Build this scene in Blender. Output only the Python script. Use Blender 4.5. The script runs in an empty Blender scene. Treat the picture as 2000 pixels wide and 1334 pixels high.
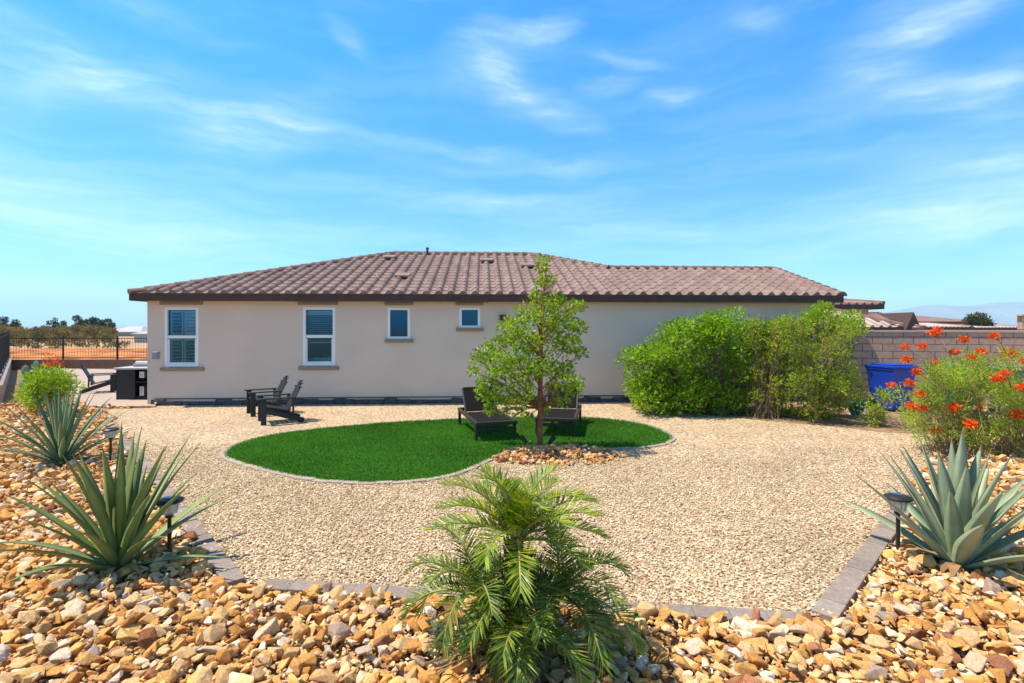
import bpy, bmesh, math, random
import numpy as np
from mathutils import Vector, Matrix
from math import radians, sin, cos, pi, tan, atan, atan2, sqrt

random.seed(7)
rng = np.random.default_rng(11)
scene = bpy.context.scene
COL = scene.collection

# ------------------------------------------------------------------ camera model
F, HY, EYE, PSI = 1020.0, 640.0, 1.95, radians(3.2)
cs, sn = cos(PSI), sin(PSI)
def W(X, Z, z=0.0):                       # camera right / forward distance -> world
    return Vector((X * cs + Z * sn, -X * sn + Z * cs, z))
def G(px, py, z=0.0):                     # photo pixel -> point on the ground (height z)
    Z = (EYE - z) * F / (py - HY)
    return W((px - 1000) / F * Z, Z, z)
def P(px, py, Z):                         # photo pixel at forward distance Z
    return W((px - 1000) / F * Z, Z, EYE + (HY - py) / F * Z)
def toXZ(p):                              # world -> camera right / forward
    return p[0] * cs - p[1] * sn, p[0] * sn + p[1] * cs
def HW(px, py, v):                        # photo pixel on plane y = v -> (x, z)
    t = (px - 1000) / F
    u = v * (sn + t * cs) / (cs - t * sn)
    Z = u * sn + v * cs
    return u, EYE + (HY - py) / F * Z

# ------------------------------------------------------------------ materials
def nt_new(name):
    m = bpy.data.materials.new(name); m.use_nodes = True
    nt = m.node_tree; nt.nodes.clear()
    return m, nt, nt.nodes, nt.links
def ramp(N, stops, interp='LINEAR'):
    r = N.new('ShaderNodeValToRGB'); cr = r.color_ramp; cr.interpolation = interp
    while len(cr.elements) < len(stops): cr.elements.new(0.5)
    for e, (p, c) in zip(cr.elements, stops):
        e.position = p; e.color = (*c, 1)
    return r
def sc(c, k): return tuple(min(1.0, max(0.0, x * k)) for x in c)

def surf(name, col, rough=0.8, var=0.15, scale=8.0, bump=0.0, bscale=60.0, spec=0.3, col2=None, metal=0.0, detail=6, coat=0.0):
    m, nt, N, L = nt_new(name)
    out = N.new('ShaderNodeOutputMaterial'); b = N.new('ShaderNodeBsdfPrincipled')
    tc = N.new('ShaderNodeTexCoord')
    n = N.new('ShaderNodeTexNoise'); n.inputs['Scale'].default_value = scale; n.inputs['Detail'].default_value = detail
    L.new(tc.outputs['Object'], n.inputs['Vector'])
    c2 = col2 or sc(col, 1 + var)
    r = ramp(N, [(0.3, sc(col, 1 - var)), (0.7, c2)])
    L.new(n.outputs['Fac'], r.inputs['Fac']); L.new(r.outputs['Color'], b.inputs['Base Color'])
    b.inputs['Roughness'].default_value = rough; b.inputs['Specular IOR Level'].default_value = spec
    b.inputs['Metallic'].default_value = metal; b.inputs['Coat Weight'].default_value = coat
    if bump:
        n2 = N.new('ShaderNodeTexNoise'); n2.inputs['Scale'].default_value = bscale; n2.inputs['Detail'].default_value = 8
        L.new(tc.outputs['Object'], n2.inputs['Vector'])
        bp = N.new('ShaderNodeBump'); bp.inputs['Strength'].default_value = bump; bp.inputs['Distance'].default_value = 0.02
        L.new(n2.outputs['Fac'], bp.inputs['Height']); L.new(bp.outputs['Normal'], b.inputs['Normal'])
    L.new(b.outputs['BSDF'], out.inputs['Surface'])
    return m

def island(name, cols, rough=0.8, trans=0.0, spec=0.3, nscale=12.0, namt=0.35, bump=0.0, objrand=False, tcol=None, interp='LINEAR'):
    """colour picked per leaf / stone (random per island), mottled by noise"""
    m, nt, N, L = nt_new(name)
    out = N.new('ShaderNodeOutputMaterial'); b = N.new('ShaderNodeBsdfPrincipled')
    geo = N.new('ShaderNodeNewGeometry')
    r = ramp(N, [(i / max(1, len(cols) - (0 if interp == 'CONSTANT' else 1)), c) for i, c in enumerate(cols)], interp)
    src = geo.outputs['Random Per Island']
    if objrand:
        oi = N.new('ShaderNodeObjectInfo'); ad = N.new('ShaderNodeMath'); ad.operation = 'ADD'
        L.new(oi.outputs['Random'], ad.inputs[0]); L.new(src, ad.inputs[1])
        fr = N.new('ShaderNodeMath'); fr.operation = 'FRACT'; L.new(ad.outputs[0], fr.inputs[0]); src = fr.outputs[0]
    L.new(src, r.inputs['Fac'])
    tc = N.new('ShaderNodeTexCoord'); n = N.new('ShaderNodeTexNoise')
    n.inputs['Scale'].default_value = nscale; n.inputs['Detail'].default_value = 7
    L.new(tc.outputs['Object'], n.inputs['Vector'])
    mr = N.new('ShaderNodeMapRange'); mr.inputs['From Min'].default_value = 0.3; mr.inputs['From Max'].default_value = 0.7
    mr.inputs['To Min'].default_value = 1 - namt; mr.inputs['To Max'].default_value = 1 + namt
    L.new(n.outputs['Fac'], mr.inputs['Value'])
    mx = N.new('ShaderNodeMix'); mx.data_type = 'RGBA'; mx.blend_type = 'MULTIPLY'; mx.inputs['Factor'].default_value = 1
    L.new(r.outputs['Color'], mx.inputs[6]); L.new(mr.outputs['Result'], mx.inputs[7])
    L.new(mx.outputs[2], b.inputs['Base Color'])
    b.inputs['Roughness'].default_value = rough; b.inputs['Specular IOR Level'].default_value = spec
    if bump:
        n2 = N.new('ShaderNodeTexNoise'); n2.inputs['Scale'].default_value = nscale * 5; n2.inputs['Detail'].default_value = 8
        L.new(tc.outputs['Object'], n2.inputs['Vector'])
        bp = N.new('ShaderNodeBump'); bp.inputs['Strength'].default_value = bump; bp.inputs['Distance'].default_value = 0.01
        L.new(n2.outputs['Fac'], bp.inputs['Height']); L.new(bp.outputs['Normal'], b.inputs['Normal'])
    if trans:
        t = N.new('ShaderNodeBsdfTranslucent'); tm = N.new('ShaderNodeMix'); tm.data_type = 'RGBA'; tm.blend_type = 'MULTIPLY'
        tm.inputs['Factor'].default_value = 1; L.new(mx.outputs[2], tm.inputs[6]); tm.inputs[7].default_value = (*(tcol or (1.3, 1.3, 0.5)), 1)
        L.new(tm.outputs[2], t.inputs['Color'])
        ms = N.new('ShaderNodeMixShader'); ms.inputs['Fac'].default_value = trans
        L.new(b.outputs['BSDF'], ms.inputs[1]); L.new(t.outputs['BSDF'], ms.inputs[2]); L.new(ms.outputs['Shader'], out.inputs['Surface'])
    else:
        L.new(b.outputs['BSDF'], out.inputs['Surface'])
    return m

M = {}
# house
M['stucco'] = surf('stucco', (0.69, 0.555, 0.44), 0.95, 0.055, .8, 0.5, 90, 0.15)
M['trim'] = surf('trim_stucco', (0.29, 0.225, 0.175), 0.95, 0.06, 3, 0.3, 150, 0.15)
M['stone'] = surf('foundation_stone', (0.085, 0.078, 0.078), 0.9, 0.35, 9, 0.6, 40, 0.2)
M['fascia'] = surf('fascia_wood', (0.075, 0.045, 0.036), 0.75, 0.15, 5, 0.15, 60, 0.25)
M['white'] = surf('white_vinyl', (0.80, 0.80, 0.77), 0.45, 0.02, 4)
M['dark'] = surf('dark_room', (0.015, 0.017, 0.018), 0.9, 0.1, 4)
M['blind'] = surf('blind_slats', (0.78, 0.79, 0.75), 0.7, 0.04, 4)
M['shade'] = surf('frosted_shade', (0.006, 0.05, 0.13), 0.7, 0.06, 3)
M['vent'] = surf('metal_vent', (0.24, 0.16, 0.128), 0.7, 0.1, 5)
M['bronze'] = surf('bronze_paint', (0.06, 0.045, 0.04), 0.5, 0.1, 5)
M['greybox'] = surf('grey_plastic', (0.28, 0.27, 0.26), 0.6, 0.05, 5)
M['pipe'] = surf('pipe_metal', (0.05, 0.05, 0.055), 0.5, 0.1, 5)

def glass_mat():
    m, nt, N, L = nt_new('window_glass')
    out = N.new('ShaderNodeOutputMaterial')
    tr = N.new('ShaderNodeBsdfTransparent'); tr.inputs['Color'].default_value = (0.80, 0.90, 0.90, 1)
    gl = N.new('ShaderNodeBsdfGlossy'); gl.inputs['Roughness'].default_value = 0.015; gl.inputs['Color'].default_value = (0.13, 0.42, 0.85, 1)
    ms = N.new('ShaderNodeMixShader'); fr = N.new('ShaderNodeFresnel'); fr.inputs['IOR'].default_value = 1.8
    L.new(fr.outputs['Fac'], ms.inputs['Fac']); L.new(tr.outputs[0], ms.inputs[1]); L.new(gl.outputs[0], ms.inputs[2])
    L.new(ms.outputs[0], out.inputs['Surface'])
    return m
M['glass'] = glass_mat()

def tile_mat():
    m, nt, N, L = nt_new('roof_tile')
    out = N.new('ShaderNodeOutputMaterial'); b = N.new('ShaderNodeBsdfPrincipled')
    tc = N.new('ShaderNodeTexCoord'); sp = N.new('ShaderNodeSeparateXYZ'); L.new(tc.outputs['Object'], sp.inputs[0])
    def fl(sock, k):
        d = N.new('ShaderNodeMath'); d.operation = 'MULTIPLY'; d.inputs[1].default_value = 1 / k; L.new(sock, d.inputs[0])
        f = N.new('ShaderNodeMath'); f.operation = 'FLOOR'; L.new(d.outputs[0], f.inputs[0]); return f.outputs[0]
    cb = N.new('ShaderNodeCombineXYZ'); L.new(fl(sp.outputs[0], 0.31), cb.inputs[0]); L.new(fl(sp.outputs[1], 0.352), cb.inputs[1])
    wn = N.new('ShaderNodeTexWhiteNoise'); wn.noise_dimensions = '2D'; L.new(cb.outputs[0], wn.inputs['Vector'])
    r = ramp(N, [(0.0, (0.195, 0.13, 0.107)), (0.4, (0.22, 0.148, 0.123)), (0.8, (0.245, 0.168, 0.141)), (1.0, (0.28, 0.197, 0.167))])
    L.new(wn.outputs['Value'], r.inputs['Fac'])
    n = N.new('ShaderNodeTexNoise'); n.inputs['Scale'].default_value = 18; n.inputs['Detail'].default_value = 6
    L.new(tc.outputs['Object'], n.inputs['Vector'])
    mr = N.new('ShaderNodeMapRange'); mr.inputs['From Min'].default_value = .3; mr.inputs['From Max'].default_value = .7
    mr.inputs['To Min'].default_value = .85; mr.inputs['To Max'].default_value = 1.15; L.new(n.outputs['Fac'], mr.inputs['Value'])
    mx = N.new('ShaderNodeMix'); mx.data_type = 'RGBA'; mx.blend_type = 'MULTIPLY'; mx.inputs['Factor'].default_value = 1
    L.new(r.outputs[0], mx.inputs[6]); L.new(mr.outputs[0], mx.inputs[7]); L.new(mx.outputs[2], b.inputs['Base Color'])
    b.inputs['Roughness'].default_value = 0.8; b.inputs['Specular IOR Level'].default_value = 0.25
    L.new(b.outputs[0], out.inputs[0]); return m
M['tile'] = tile_mat()
M['cap'] = surf('ridge_tile', (0.20, 0.115, 0.095), 0.8, 0.25, 5)

# ground
def gravel_mat():
    m, nt, N, L = nt_new('pea_gravel_ground')
    out = N.new('ShaderNodeOutputMaterial'); b = N.new('ShaderNodeBsdfPrincipled')
    tc = N.new('ShaderNodeTexCoord')
    v = N.new('ShaderNodeTexVoronoi'); v.inputs['Scale'].default_value = 30; L.new(tc.outputs['Object'], v.inputs['Vector'])
    sp = N.new('ShaderNodeSeparateColor'); L.new(v.outputs['Color'], sp.inputs[0])
    r = ramp(N, [(0, (0.32, 0.205, 0.115)), (0.3, (0.46, 0.328, 0.195)), (0.65, (0.545, 0.41, 0.255)), (1, (0.65, 0.53, 0.365))])
    L.new(sp.outputs[0], r.inputs['Fac'])
    r2 = ramp(N, [(0.0, (1, 1, 1)), (0.55, (0.95, 0.95, 0.95)), (1.0, (0.45, 0.4, 0.36))]); L.new(v.outputs['Distance'], r2.inputs['Fac'])
    mx = N.new('ShaderNodeMix'); mx.data_type = 'RGBA'; mx.blend_type = 'MULTIPLY'; mx.inputs['Factor'].default_value = 1
    L.new(r.outputs[0], mx.inputs[6]); L.new(r2.outputs[0], mx.inputs[7])
    n = N.new('ShaderNodeTexNoise'); n.inputs['Scale'].default_value = 0.9; n.inputs['Detail'].default_value = 5; L.new(tc.outputs['Object'], n.inputs['Vector'])
    mr = N.new('ShaderNodeMapRange'); mr.inputs['From Min'].default_value = .3; mr.inputs['From Max'].default_value = .7
    mr.inputs['To Min'].default_value = .9; mr.inputs['To Max'].default_value = 1.08; L.new(n.outputs['Fac'], mr.inputs['Value'])
    mx2 = N.new('ShaderNodeMix'); mx2.data_type = 'RGBA'; mx2.blend_type = 'MULTIPLY'; mx2.inputs['Factor'].default_value = 1
    L.new(mx.outputs[2], mx2.inputs[6]); L.new(mr.outputs[0], mx2.inputs[7]); L.new(mx2.outputs[2], b.inputs['Base Color'])
    iv = N.new('ShaderNodeMath'); iv.operation = 'SUBTRACT'; iv.inputs[0].default_value = 1; L.new(v.outputs['Distance'], iv.inputs[1])
    bp = N.new('ShaderNodeBump'); bp.inputs['Strength'].default_value = 0.9; bp.inputs['Distance'].default_value = 0.02
    L.new(iv.outputs[0], bp.inputs['Height']); L.new(bp.outputs[0], b.inputs['Normal'])
    b.inputs['Roughness'].default_value = 0.9; b.inputs['Specular IOR Level'].default_value = 0.2
    L.new(b.outputs[0], out.inputs[0]); return m
M['gravel'] = gravel_mat()
M['pebble'] = island('pea_gravel_stone', [(0.31, 0.185, 0.095), (0.45, 0.31, 0.175), (0.535, 0.395, 0.235), (0.585, 0.45, 0.285), (0.65, 0.515, 0.345), (0.72, 0.61, 0.44)], 0.85, 0, 0.25, .8, 0.17)
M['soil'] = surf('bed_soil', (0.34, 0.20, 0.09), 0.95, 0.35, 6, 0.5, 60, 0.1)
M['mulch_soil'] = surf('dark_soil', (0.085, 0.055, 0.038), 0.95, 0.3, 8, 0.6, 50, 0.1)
M['desert'] = surf('desert_ground', (0.44, 0.28, 0.16), 0.95, 0.25, 0.06, 0.3, 3, 0.1, detail=10)
M['orange_dirt'] = surf('orange_dirt', (0.40, 0.155, 0.05), 0.95, 0.6, .9, 0.9, 5, 0.1, detail=10)
M['concrete'] = surf('patio_concrete', (0.39, 0.30, 0.24), 0.85, 0.08, 2.5, 0.15, 80, 0.2)
M['turf'] = surf('turf_backing', (0.022, 0.10, 0.008), 0.95, 0.3, 30, 0.4, 200, 0.1)
M['blade'] = island('turf_blade', [(0.05, 0.16, 0.010), (0.07, 0.21, 0.012), (0.10, 0.27, 0.018), (0.16, 0.32, 0.04)], 0.75, 0.3, 0.15, .7, 0.32)
M['paver'] = island('grey_paver', [(0.22, 0.175, 0.145), (0.27, 0.215, 0.18), (0.31, 0.255, 0.215)], 0.9, 0, 0.2, 25, 0.15, 0.4, True)
M['kerb'] = island('turf_kerb', [(0.32, 0.265, 0.20), (0.39, 0.325, 0.25)], 0.9, 0, 0.2, 25, 0.12, 0.3, True)
RK = {
 'cream': island('cream_rock', [(0.62, 0.45, 0.28), (0.69, 0.53, 0.35), (0.76, 0.64, 0.48)], .9, 0, .2, 14, .22, .8, True),
 'tan': island('tan_rock', [(0.58, 0.34, 0.145), (0.65, 0.405, 0.18), (0.69, 0.47, 0.24)], .9, 0, .2, 14, .28, .8, True),
 'ochre': island('ochre_rock', [(0.60, 0.29, 0.075), (0.66, 0.355, 0.105), (0.70, 0.43, 0.16)], .9, 0, .2, 14, .3, .8, True),
 'orange': island('orange_brown_rock', [(0.52, 0.22, 0.055), (0.60, 0.29, 0.08), (0.65, 0.35, 0.12)], .9, 0, .2, 14, .32, .8, True),
 'rust': island('rust_red_rock', [(0.26, 0.095, 0.04), (0.34, 0.14, 0.065), (0.40, 0.18, 0.095)], .9, 0, .2, 14, .3, .8, True),
 'mauve': island('mauve_grey_rock', [(0.38, 0.25, 0.18), (0.46, 0.33, 0.25), (0.54, 0.42, 0.33)], .9, 0, .2, 14, .25, .8, True),
}
RKEYS = ['cream', 'tan', 'ochre', 'orange', 'rust', 'mauve']
RW = [0.17, 0.31, 0.20, 0.24, 0.045, 0.035]
# plants
M['bark'] = surf('reddish_bark', (0.22, 0.085, 0.045), 0.9, 0.4, 14, 0.6, 50, 0.15)
M['twig'] = surf('pale_twig', (0.26, 0.17, 0.09), 0.9, 0.3, 14, 0.4, 50, 0.15)
M['grey_twig'] = surf('grey_twig', (0.16, 0.12, 0.085), 0.9, 0.3, 14, 0.4, 50, 0.15)
M['tree_leaf'] = island('oak_leaf', [(0.12, 0.22, 0.008), (0.20, 0.33, 0.012), (0.30, 0.43, 0.016), (0.42, 0.50, 0.03)], 0.36, 0.54, 0.4, 3, 0.25)
M['shrub_leaf'] = island('shrub_leaf', [(0.11, 0.22, 0.010), (0.17, 0.32, 0.013), (0.24, 0.41, 0.016), (0.40, 0.52, 0.022)], 0.42, 0.58, 0.35, 1.5, 0.3)
M['thin_leaf'] = island('thin_shrub_leaf', [(0.13, 0.21, 0.015), (0.20, 0.30, 0.02), (0.29, 0.38, 0.028), (0.42, 0.42, 0.06)], 0.5, 0.55, 0.3, 1.5, 0.3)
M['lime_leaf'] = island('lime_leaf', [(0.20, 0.34, 0.010), (0.29, 0.44, 0.013), (0.38, 0.50, 0.02)], 0.5, 0.4, 0.35, 2, 0.25)
M['feather_leaf'] = island('feathery_leaf', [(0.22, 0.34, 0.03), (0.31, 0.44, 0.04), (0.40, 0.50, 0.06), (0.50, 0.53, 0.14)], 0.6, 0.5, 0.25, 2, 0.25)
M['petal'] = island('orange_red_petal', [(0.70, 0.055, 0.012), (0.80, 0.105, 0.014), (0.84, 0.18, 0.02), (0.85, 0.30, 0.03)], 0.55, 0.3, 0.2, 6, 0.12, tcol=(1.1, .9, .6))
M['palm_leaf'] = island('palm_leaflet', [(0.07, 0.15, 0.008), (0.13, 0.225, 0.012), (0.22, 0.31, 0.016), (0.44, 0.43, 0.035)], 0.4, 0.35, 0.4, 2.5, 0.3)
M['palm_leaf_dark'] = island('palm_leaflet_older', [(0.04, 0.095, 0.008), (0.075, 0.15, 0.012), (0.13, 0.215, 0.016), (0.34, 0.34, 0.035)], 0.45, 0.3, 0.4, 2.5, 0.3)
M['palm_rib'] = surf('palm_rib', (0.26, 0.27, 0.06), 0.5, 0.2, 6)
M['palm_trunk'] = surf('palm_trunk', (0.11, 0.062, 0.032), 0.95, 0.45, 16, 0.8, 40, 0.1)
M['palm_dry'] = island('dry_frond', [(0.30, 0.17, 0.07), (0.42, 0.26, 0.12), (0.34, 0.24, 0.13)], 0.8, 0.2, 0.2, 4, 0.3, tcol=(1, .9, .6))
M['agave_green'] = island('agave_green', [(0.13, 0.185, 0.05), (0.17, 0.23, 0.065), (0.22, 0.265, 0.08)], 0.5, 0, 0.35, 2.5, 0.25)
M['agave_teal'] = island('agave_teal', [(0.12, 0.19, 0.09), (0.16, 0.235, 0.115), (0.21, 0.27, 0.12)], 0.5, 0, 0.35, 2.5, 0.25)
M['agave_blue'] = island('agave_blue', [(0.23, 0.30, 0.18), (0.30, 0.365, 0.22), (0.37, 0.40, 0.22)], 0.5, 0, 0.35, 2.5, 0.25)
M['agave_base'] = surf('agave_base', (0.17, 0.15, 0.06), 0.9, 0.35, 20, 0.5, 60)
M['cactus'] = surf('blue_green_pad', (0.10, 0.20, 0.15), 0.7, 0.2, 6, 0.3, 40)
M['brush_leaf'] = island('desert_brush', [(0.13, 0.115, 0.05), (0.19, 0.165, 0.065), (0.27, 0.20, 0.08), (0.34, 0.22, 0.08)], 0.8, 0.2, 0.1, 0.5, 0.3)
M['far_leaf'] = island('far_tree_leaf', [(0.05, 0.065, 0.03), (0.08, 0.095, 0.042), (0.12, 0.13, 0.055)], 0.8, 0.2, 0.1, 0.5, 0.3)
# furniture
M['black_resin'] = surf('black_resin', (0.018, 0.018, 0.020), 0.5, 0.2, 12, 0.1, 60, 0.4)
M['wicker'] = surf('dark_wicker', (0.030, 0.026, 0.024), 0.6, 0.35, 90, 0.6, 120, 0.35)
M['sling'] = surf('dark_brown_sling', (0.007, 0.005, 0.005), 0.9, 0.15, 40, 0.2, 200, 0.2)
M['lounge_frame'] = surf('lounger_frame', (0.028, 0.022, 0.018), 0.5, 0.2, 20, 0.2, 80, 0.4)
M['steel'] = surf('brushed_steel', (0.55, 0.56, 0.58), 0.3, 0.08, 6, metal=0.9)
M['counter'] = surf('pale_counter', (0.44, 0.425, 0.425), 0.4, 0.12, 6)
M['blue'] = surf('blue_plastic', (0.006, 0.045, 0.36), 0.4, 0.08, 3, 0.05, 60, 0.45)
M['green_bin'] = surf('green_plastic', (0.012, 0.16, 0.075), 0.4, 0.08, 3, 0.05, 60, 0.45)
M['grey_bin'] = surf('grey_green_plastic', (0.16, 0.20, 0.16), 0.5, 0.08, 3, 0.05, 60, 0.4)
M['rubber'] = surf('black_rubber', (0.02, 0.02, 0.02), 0.8, 0.1, 5)
M['teal_pot'] = surf('teal_pot', (0.03, 0.11, 0.13), 0.35, 0.15, 6)
M['saucer'] = surf('pale_saucer', (0.5, 0.5, 0.48), 0.7, 0.1, 6)
M['lamp_black'] = surf('lamp_black', (0.022, 0.020, 0.020), 0.45, 0.1, 8)
M['solar'] = surf('solar_cell', (0.02, 0.03, 0.06), 0.15, 0.1, 8, spec=0.6)
def lens_mat():
    m, nt, N, L = nt_new('lamp_glass')
    out = N.new('ShaderNodeOutputMaterial'); tr = N.new('ShaderNodeBsdfTransparent'); tr.inputs[0].default_value = (.9, .93, .93, 1)
    b = N.new('ShaderNodeBsdfPrincipled'); b.inputs['Base Color'].default_value = (.75, .78, .76, 1); b.inputs['Roughness'].default_value = .12
    ms = N.new('ShaderNodeMixShader'); ms.inputs[0].default_value = .35; L.new(tr.outputs[0], ms.inputs[1]); L.new(b.outputs[0], ms.inputs[2]); L.new(ms.outputs[0], out.inputs[0]); return m
M['lens'] = lens_mat()
M['metal_fence'] = surf('black_fence_metal', (0.022, 0.022, 0.028), 0.5, 0.1, 8)
M['pink_block'] = surf('pink_block', (0.42, 0.29, 0.22), 0.9, 0.12, 5, 0.3, 50)
M['cap_block'] = surf('cap_block', (0.46, 0.35, 0.29), 0.9, 0.08, 5, 0.2, 50)
M['far_white'] = surf('far_white', (0.40, 0.39, 0.38), 0.7, 0.04, .3)
M['far_roof'] = surf('far_roof', (0.24, 0.145, 0.12), 0.85, 0.2, .8)
M['far_roof_pale'] = surf('far_roof_pale', (0.43, 0.34, 0.29), 0.85, 0.15, .8)
M['far_wall'] = surf('far_wall', (0.46, 0.35, 0.25), 0.9, 0.08, .6)
M['mountain'] = surf('mountain_rock', (0.24, 0.21, 0.20), 0.95, 0.25, 0.004, 0, 1, 0.1, detail=10)

def block_mat(name, bw, bh, c1, c2, cm):
    m, nt, N, L = nt_new(name)
    out = N.new('ShaderNodeOutputMaterial'); b = N.new('ShaderNodeBsdfPrincipled')
    tc = N.new('ShaderNodeTexCoord'); sp = N.new('ShaderNodeSeparateXYZ'); L.new(tc.outputs['Object'], sp.inputs[0])
    cb = N.new('ShaderNodeCombineXYZ'); L.new(sp.outputs[0], cb.inputs[0]); L.new(sp.outputs[2], cb.inputs[1])
    br = N.new('ShaderNodeTexBrick'); L.new(cb.outputs[0], br.inputs['Vector'])
    br.inputs['Scale'].default_value = 1; br.inputs['Brick Width'].default_value = bw; br.inputs['Row Height'].default_value = bh
    br.inputs['Mortar Size'].default_value = 0.009; br.inputs['Mortar Smooth'].default_value = .3
    br.inputs['Color1'].default_value = (*c1, 1); br.inputs['Color2'].default_value = (*c2, 1); br.inputs['Mortar'].default_value = (*cm, 1)
    n = N.new('ShaderNodeTexNoise'); n.inputs['Scale'].default_value = 14; n.inputs['Detail'].default_value = 7; L.new(tc.outputs['Object'], n.inputs['Vector'])
    mr = N.new('ShaderNodeMapRange'); mr.inputs['From Min'].default_value = .3; mr.inputs['From Max'].default_value = .7
    mr.inputs['To Min'].default_value = .86; mr.inputs['To Max'].default_value = 1.12; L.new(n.outputs['Fac'], mr.inputs['Value'])
    mx = N.new('ShaderNodeMix'); mx.data_type = 'RGBA'; mx.blend_type = 'MULTIPLY'; mx.inputs['Factor'].default_value = 1
    L.new(br.outputs['Color'], mx.inputs[6]); L.new(mr.outputs[0], mx.inputs[7]); L.new(mx.outputs[2], b.inputs['Base Color'])
    bp = N.new('ShaderNodeBump'); bp.invert = True; bp.inputs['Strength'].default_value = .8; bp.inputs['Distance'].default_value = .01
    L.new(br.outputs['Fac'], bp.inputs['Height']); L.new(bp.outputs[0], b.inputs['Normal'])
    b.inputs['Roughness'].default_value = .95; b.inputs['Specular IOR Level'].default_value = .15
    L.new(b.outputs[0], out.inputs[0]); return m
M['block'] = block_mat('garden_block', 0.46, 0.19, (0.42, 0.265, 0.195), (0.48, 0.315, 0.24), (0.15, 0.10, 0.08))

# ------------------------------------------------------------------ mesh helpers
class MB:
    def __init__(s): s.v = []; s.f = []; s.mi = []
    def add(s, vs, fs, mi=0):
        o = len(s.v); s.v += [tuple(p) for p in vs]; s.f += [tuple(i + o for i in f) for f in fs]; s.mi += [mi] * len(fs); return s
    def box(s, c, size, rot=None, bev=0.0, mi=0):
        hx, hy, hz = (x / 2 for x in size); c = Vector(c)
        R = rot if rot is not None else Matrix.Identity(3)
        b = min(bev, hx * .49, hy * .49, hz * .49)
        if b <= 0:
            vs = [Vector((x, y, z)) for x in (-hx, hx) for y in (-hy, hy) for z in (-hz, hz)]
            fs = [(0, 1, 3, 2), (4, 6, 7, 5), (0, 4, 5, 1), (2, 3, 7, 6), (0, 2, 6, 4), (1, 5, 7, 3)]
        else:
            bm = bmesh.new(); bmesh.ops.create_cube(bm, size=1)
            bmesh.ops.scale(bm, vec=(hx * 2, hy * 2, hz * 2), verts=bm.verts)
            bmesh.ops.bevel(bm, geom=bm.edges[:], offset=b, segments=2, affect='EDGES', profile=.5)
            bm.verts.index_update(); vs = [v.co.copy() for v in bm.verts]; fs = [tuple(v.index for v in f.verts) for f in bm.faces]; bm.free()
        return s.add([R @ v + c for v in vs], fs, mi)
    def beam(s, a, b, w, h, up=(0, 0, 1), bev=0.0, mi=0):
        a = Vector(a); b = Vector(b); d = b - a; L = d.length; y = d / L
        x = y.cross(Vector(up)); x = x.normalized() if x.length > 1e-5 else Vector((1, 0, 0)); z = x.cross(y)
        return s.box((a + b) / 2, (w, L, h), Matrix((x, y, z)).transposed(), bev, mi)
    def tube(s, pts, rad, n=6, mi=0, cap=True):
        pts = [Vector(p) for p in pts]; k = len(pts)
        if not hasattr(rad, '__len__'): rad = [rad] * k
        o = len(s.v); ref = None
        for i, p in enumerate(pts):
            d = (pts[min(i + 1, k - 1)] - pts[max(i - 1, 0)]).normalized()
            if ref is None: ref = Vector((1, 0, 0)) if abs(d.x) < .9 else Vector((0, 1, 0))
            x = (ref - d * ref.dot(d)).normalized(); y = d.cross(x); ref = x
            for j in range(n):
                a = 2 * pi * j / n; s.v.append(tuple(p + (x * cos(a) + y * sin(a)) * rad[i]))
        for i in range(k - 1):
            for j in range(n):
                a = o + i * n + j; b = o + i * n + (j + 1) % n
                s.f.append((a, b, b + n, a + n)); s.mi.append(mi)
        if cap:
            s.f.append(tuple(o + j for j in range(n - 1, -1, -1))); s.f.append(tuple(o + (k - 1) * n + j for j in range(n))); s.mi += [mi, mi]
        return s
    def lathe(s, c, prof, n=20, mi=0):
        c = Vector(c); o = len(s.v)
        for r, z in prof:
            for j in range(n):
                a = 2 * pi * j / n; s.v.append((c.x + r * cos(a), c.y + r * sin(a), c.z + z))
        for i in range(len(prof) - 1):
            for j in range(n):
                a = o + i * n + j; b = o + i * n + (j + 1) % n; s.f.append((a, b, b + n, a + n)); s.mi.append(mi)
        s.f.append(tuple(o + j for j in range(n - 1, -1, -1))); s.f.append(tuple(o + (len(prof) - 1) * n + j for j in range(n))); s.mi += [mi, mi]
        return s
    def prism(s, poly, z0, z1, mi=0):
        n = len(poly); o = len(s.v)
        s.v += [(p[0], p[1], z0) for p in poly] + [(p[0], p[1], z1) for p in poly]
        s.f += [tuple(o + n + i for i in range(n)), tuple(o + n - 1 - i for i in range(n))]
        s.f += [(o + i, o + (i + 1) % n, o + n + (i + 1) % n, o + n + i) for i in range(n)]; s.mi += [mi] * (n + 2); return s
    def mesh(s, name, mats, smooth=False):
        me = bpy.data.meshes.new(name); me.from_pydata(s.v, [], s.f)
        for m in (mats if isinstance(mats, (list, tuple)) else [mats]): me.materials.append(m)
        if any(s.mi): me.polygons.foreach_set('material_index', s.mi)
        if smooth: me.polygons.foreach_set('use_smooth', [True] * len(me.polygons))
        me.update(); return me
    def build(s, name, mats, parent=None, smooth=False):
        return link(name, s.mesh(name, mats, smooth), parent)

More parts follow.
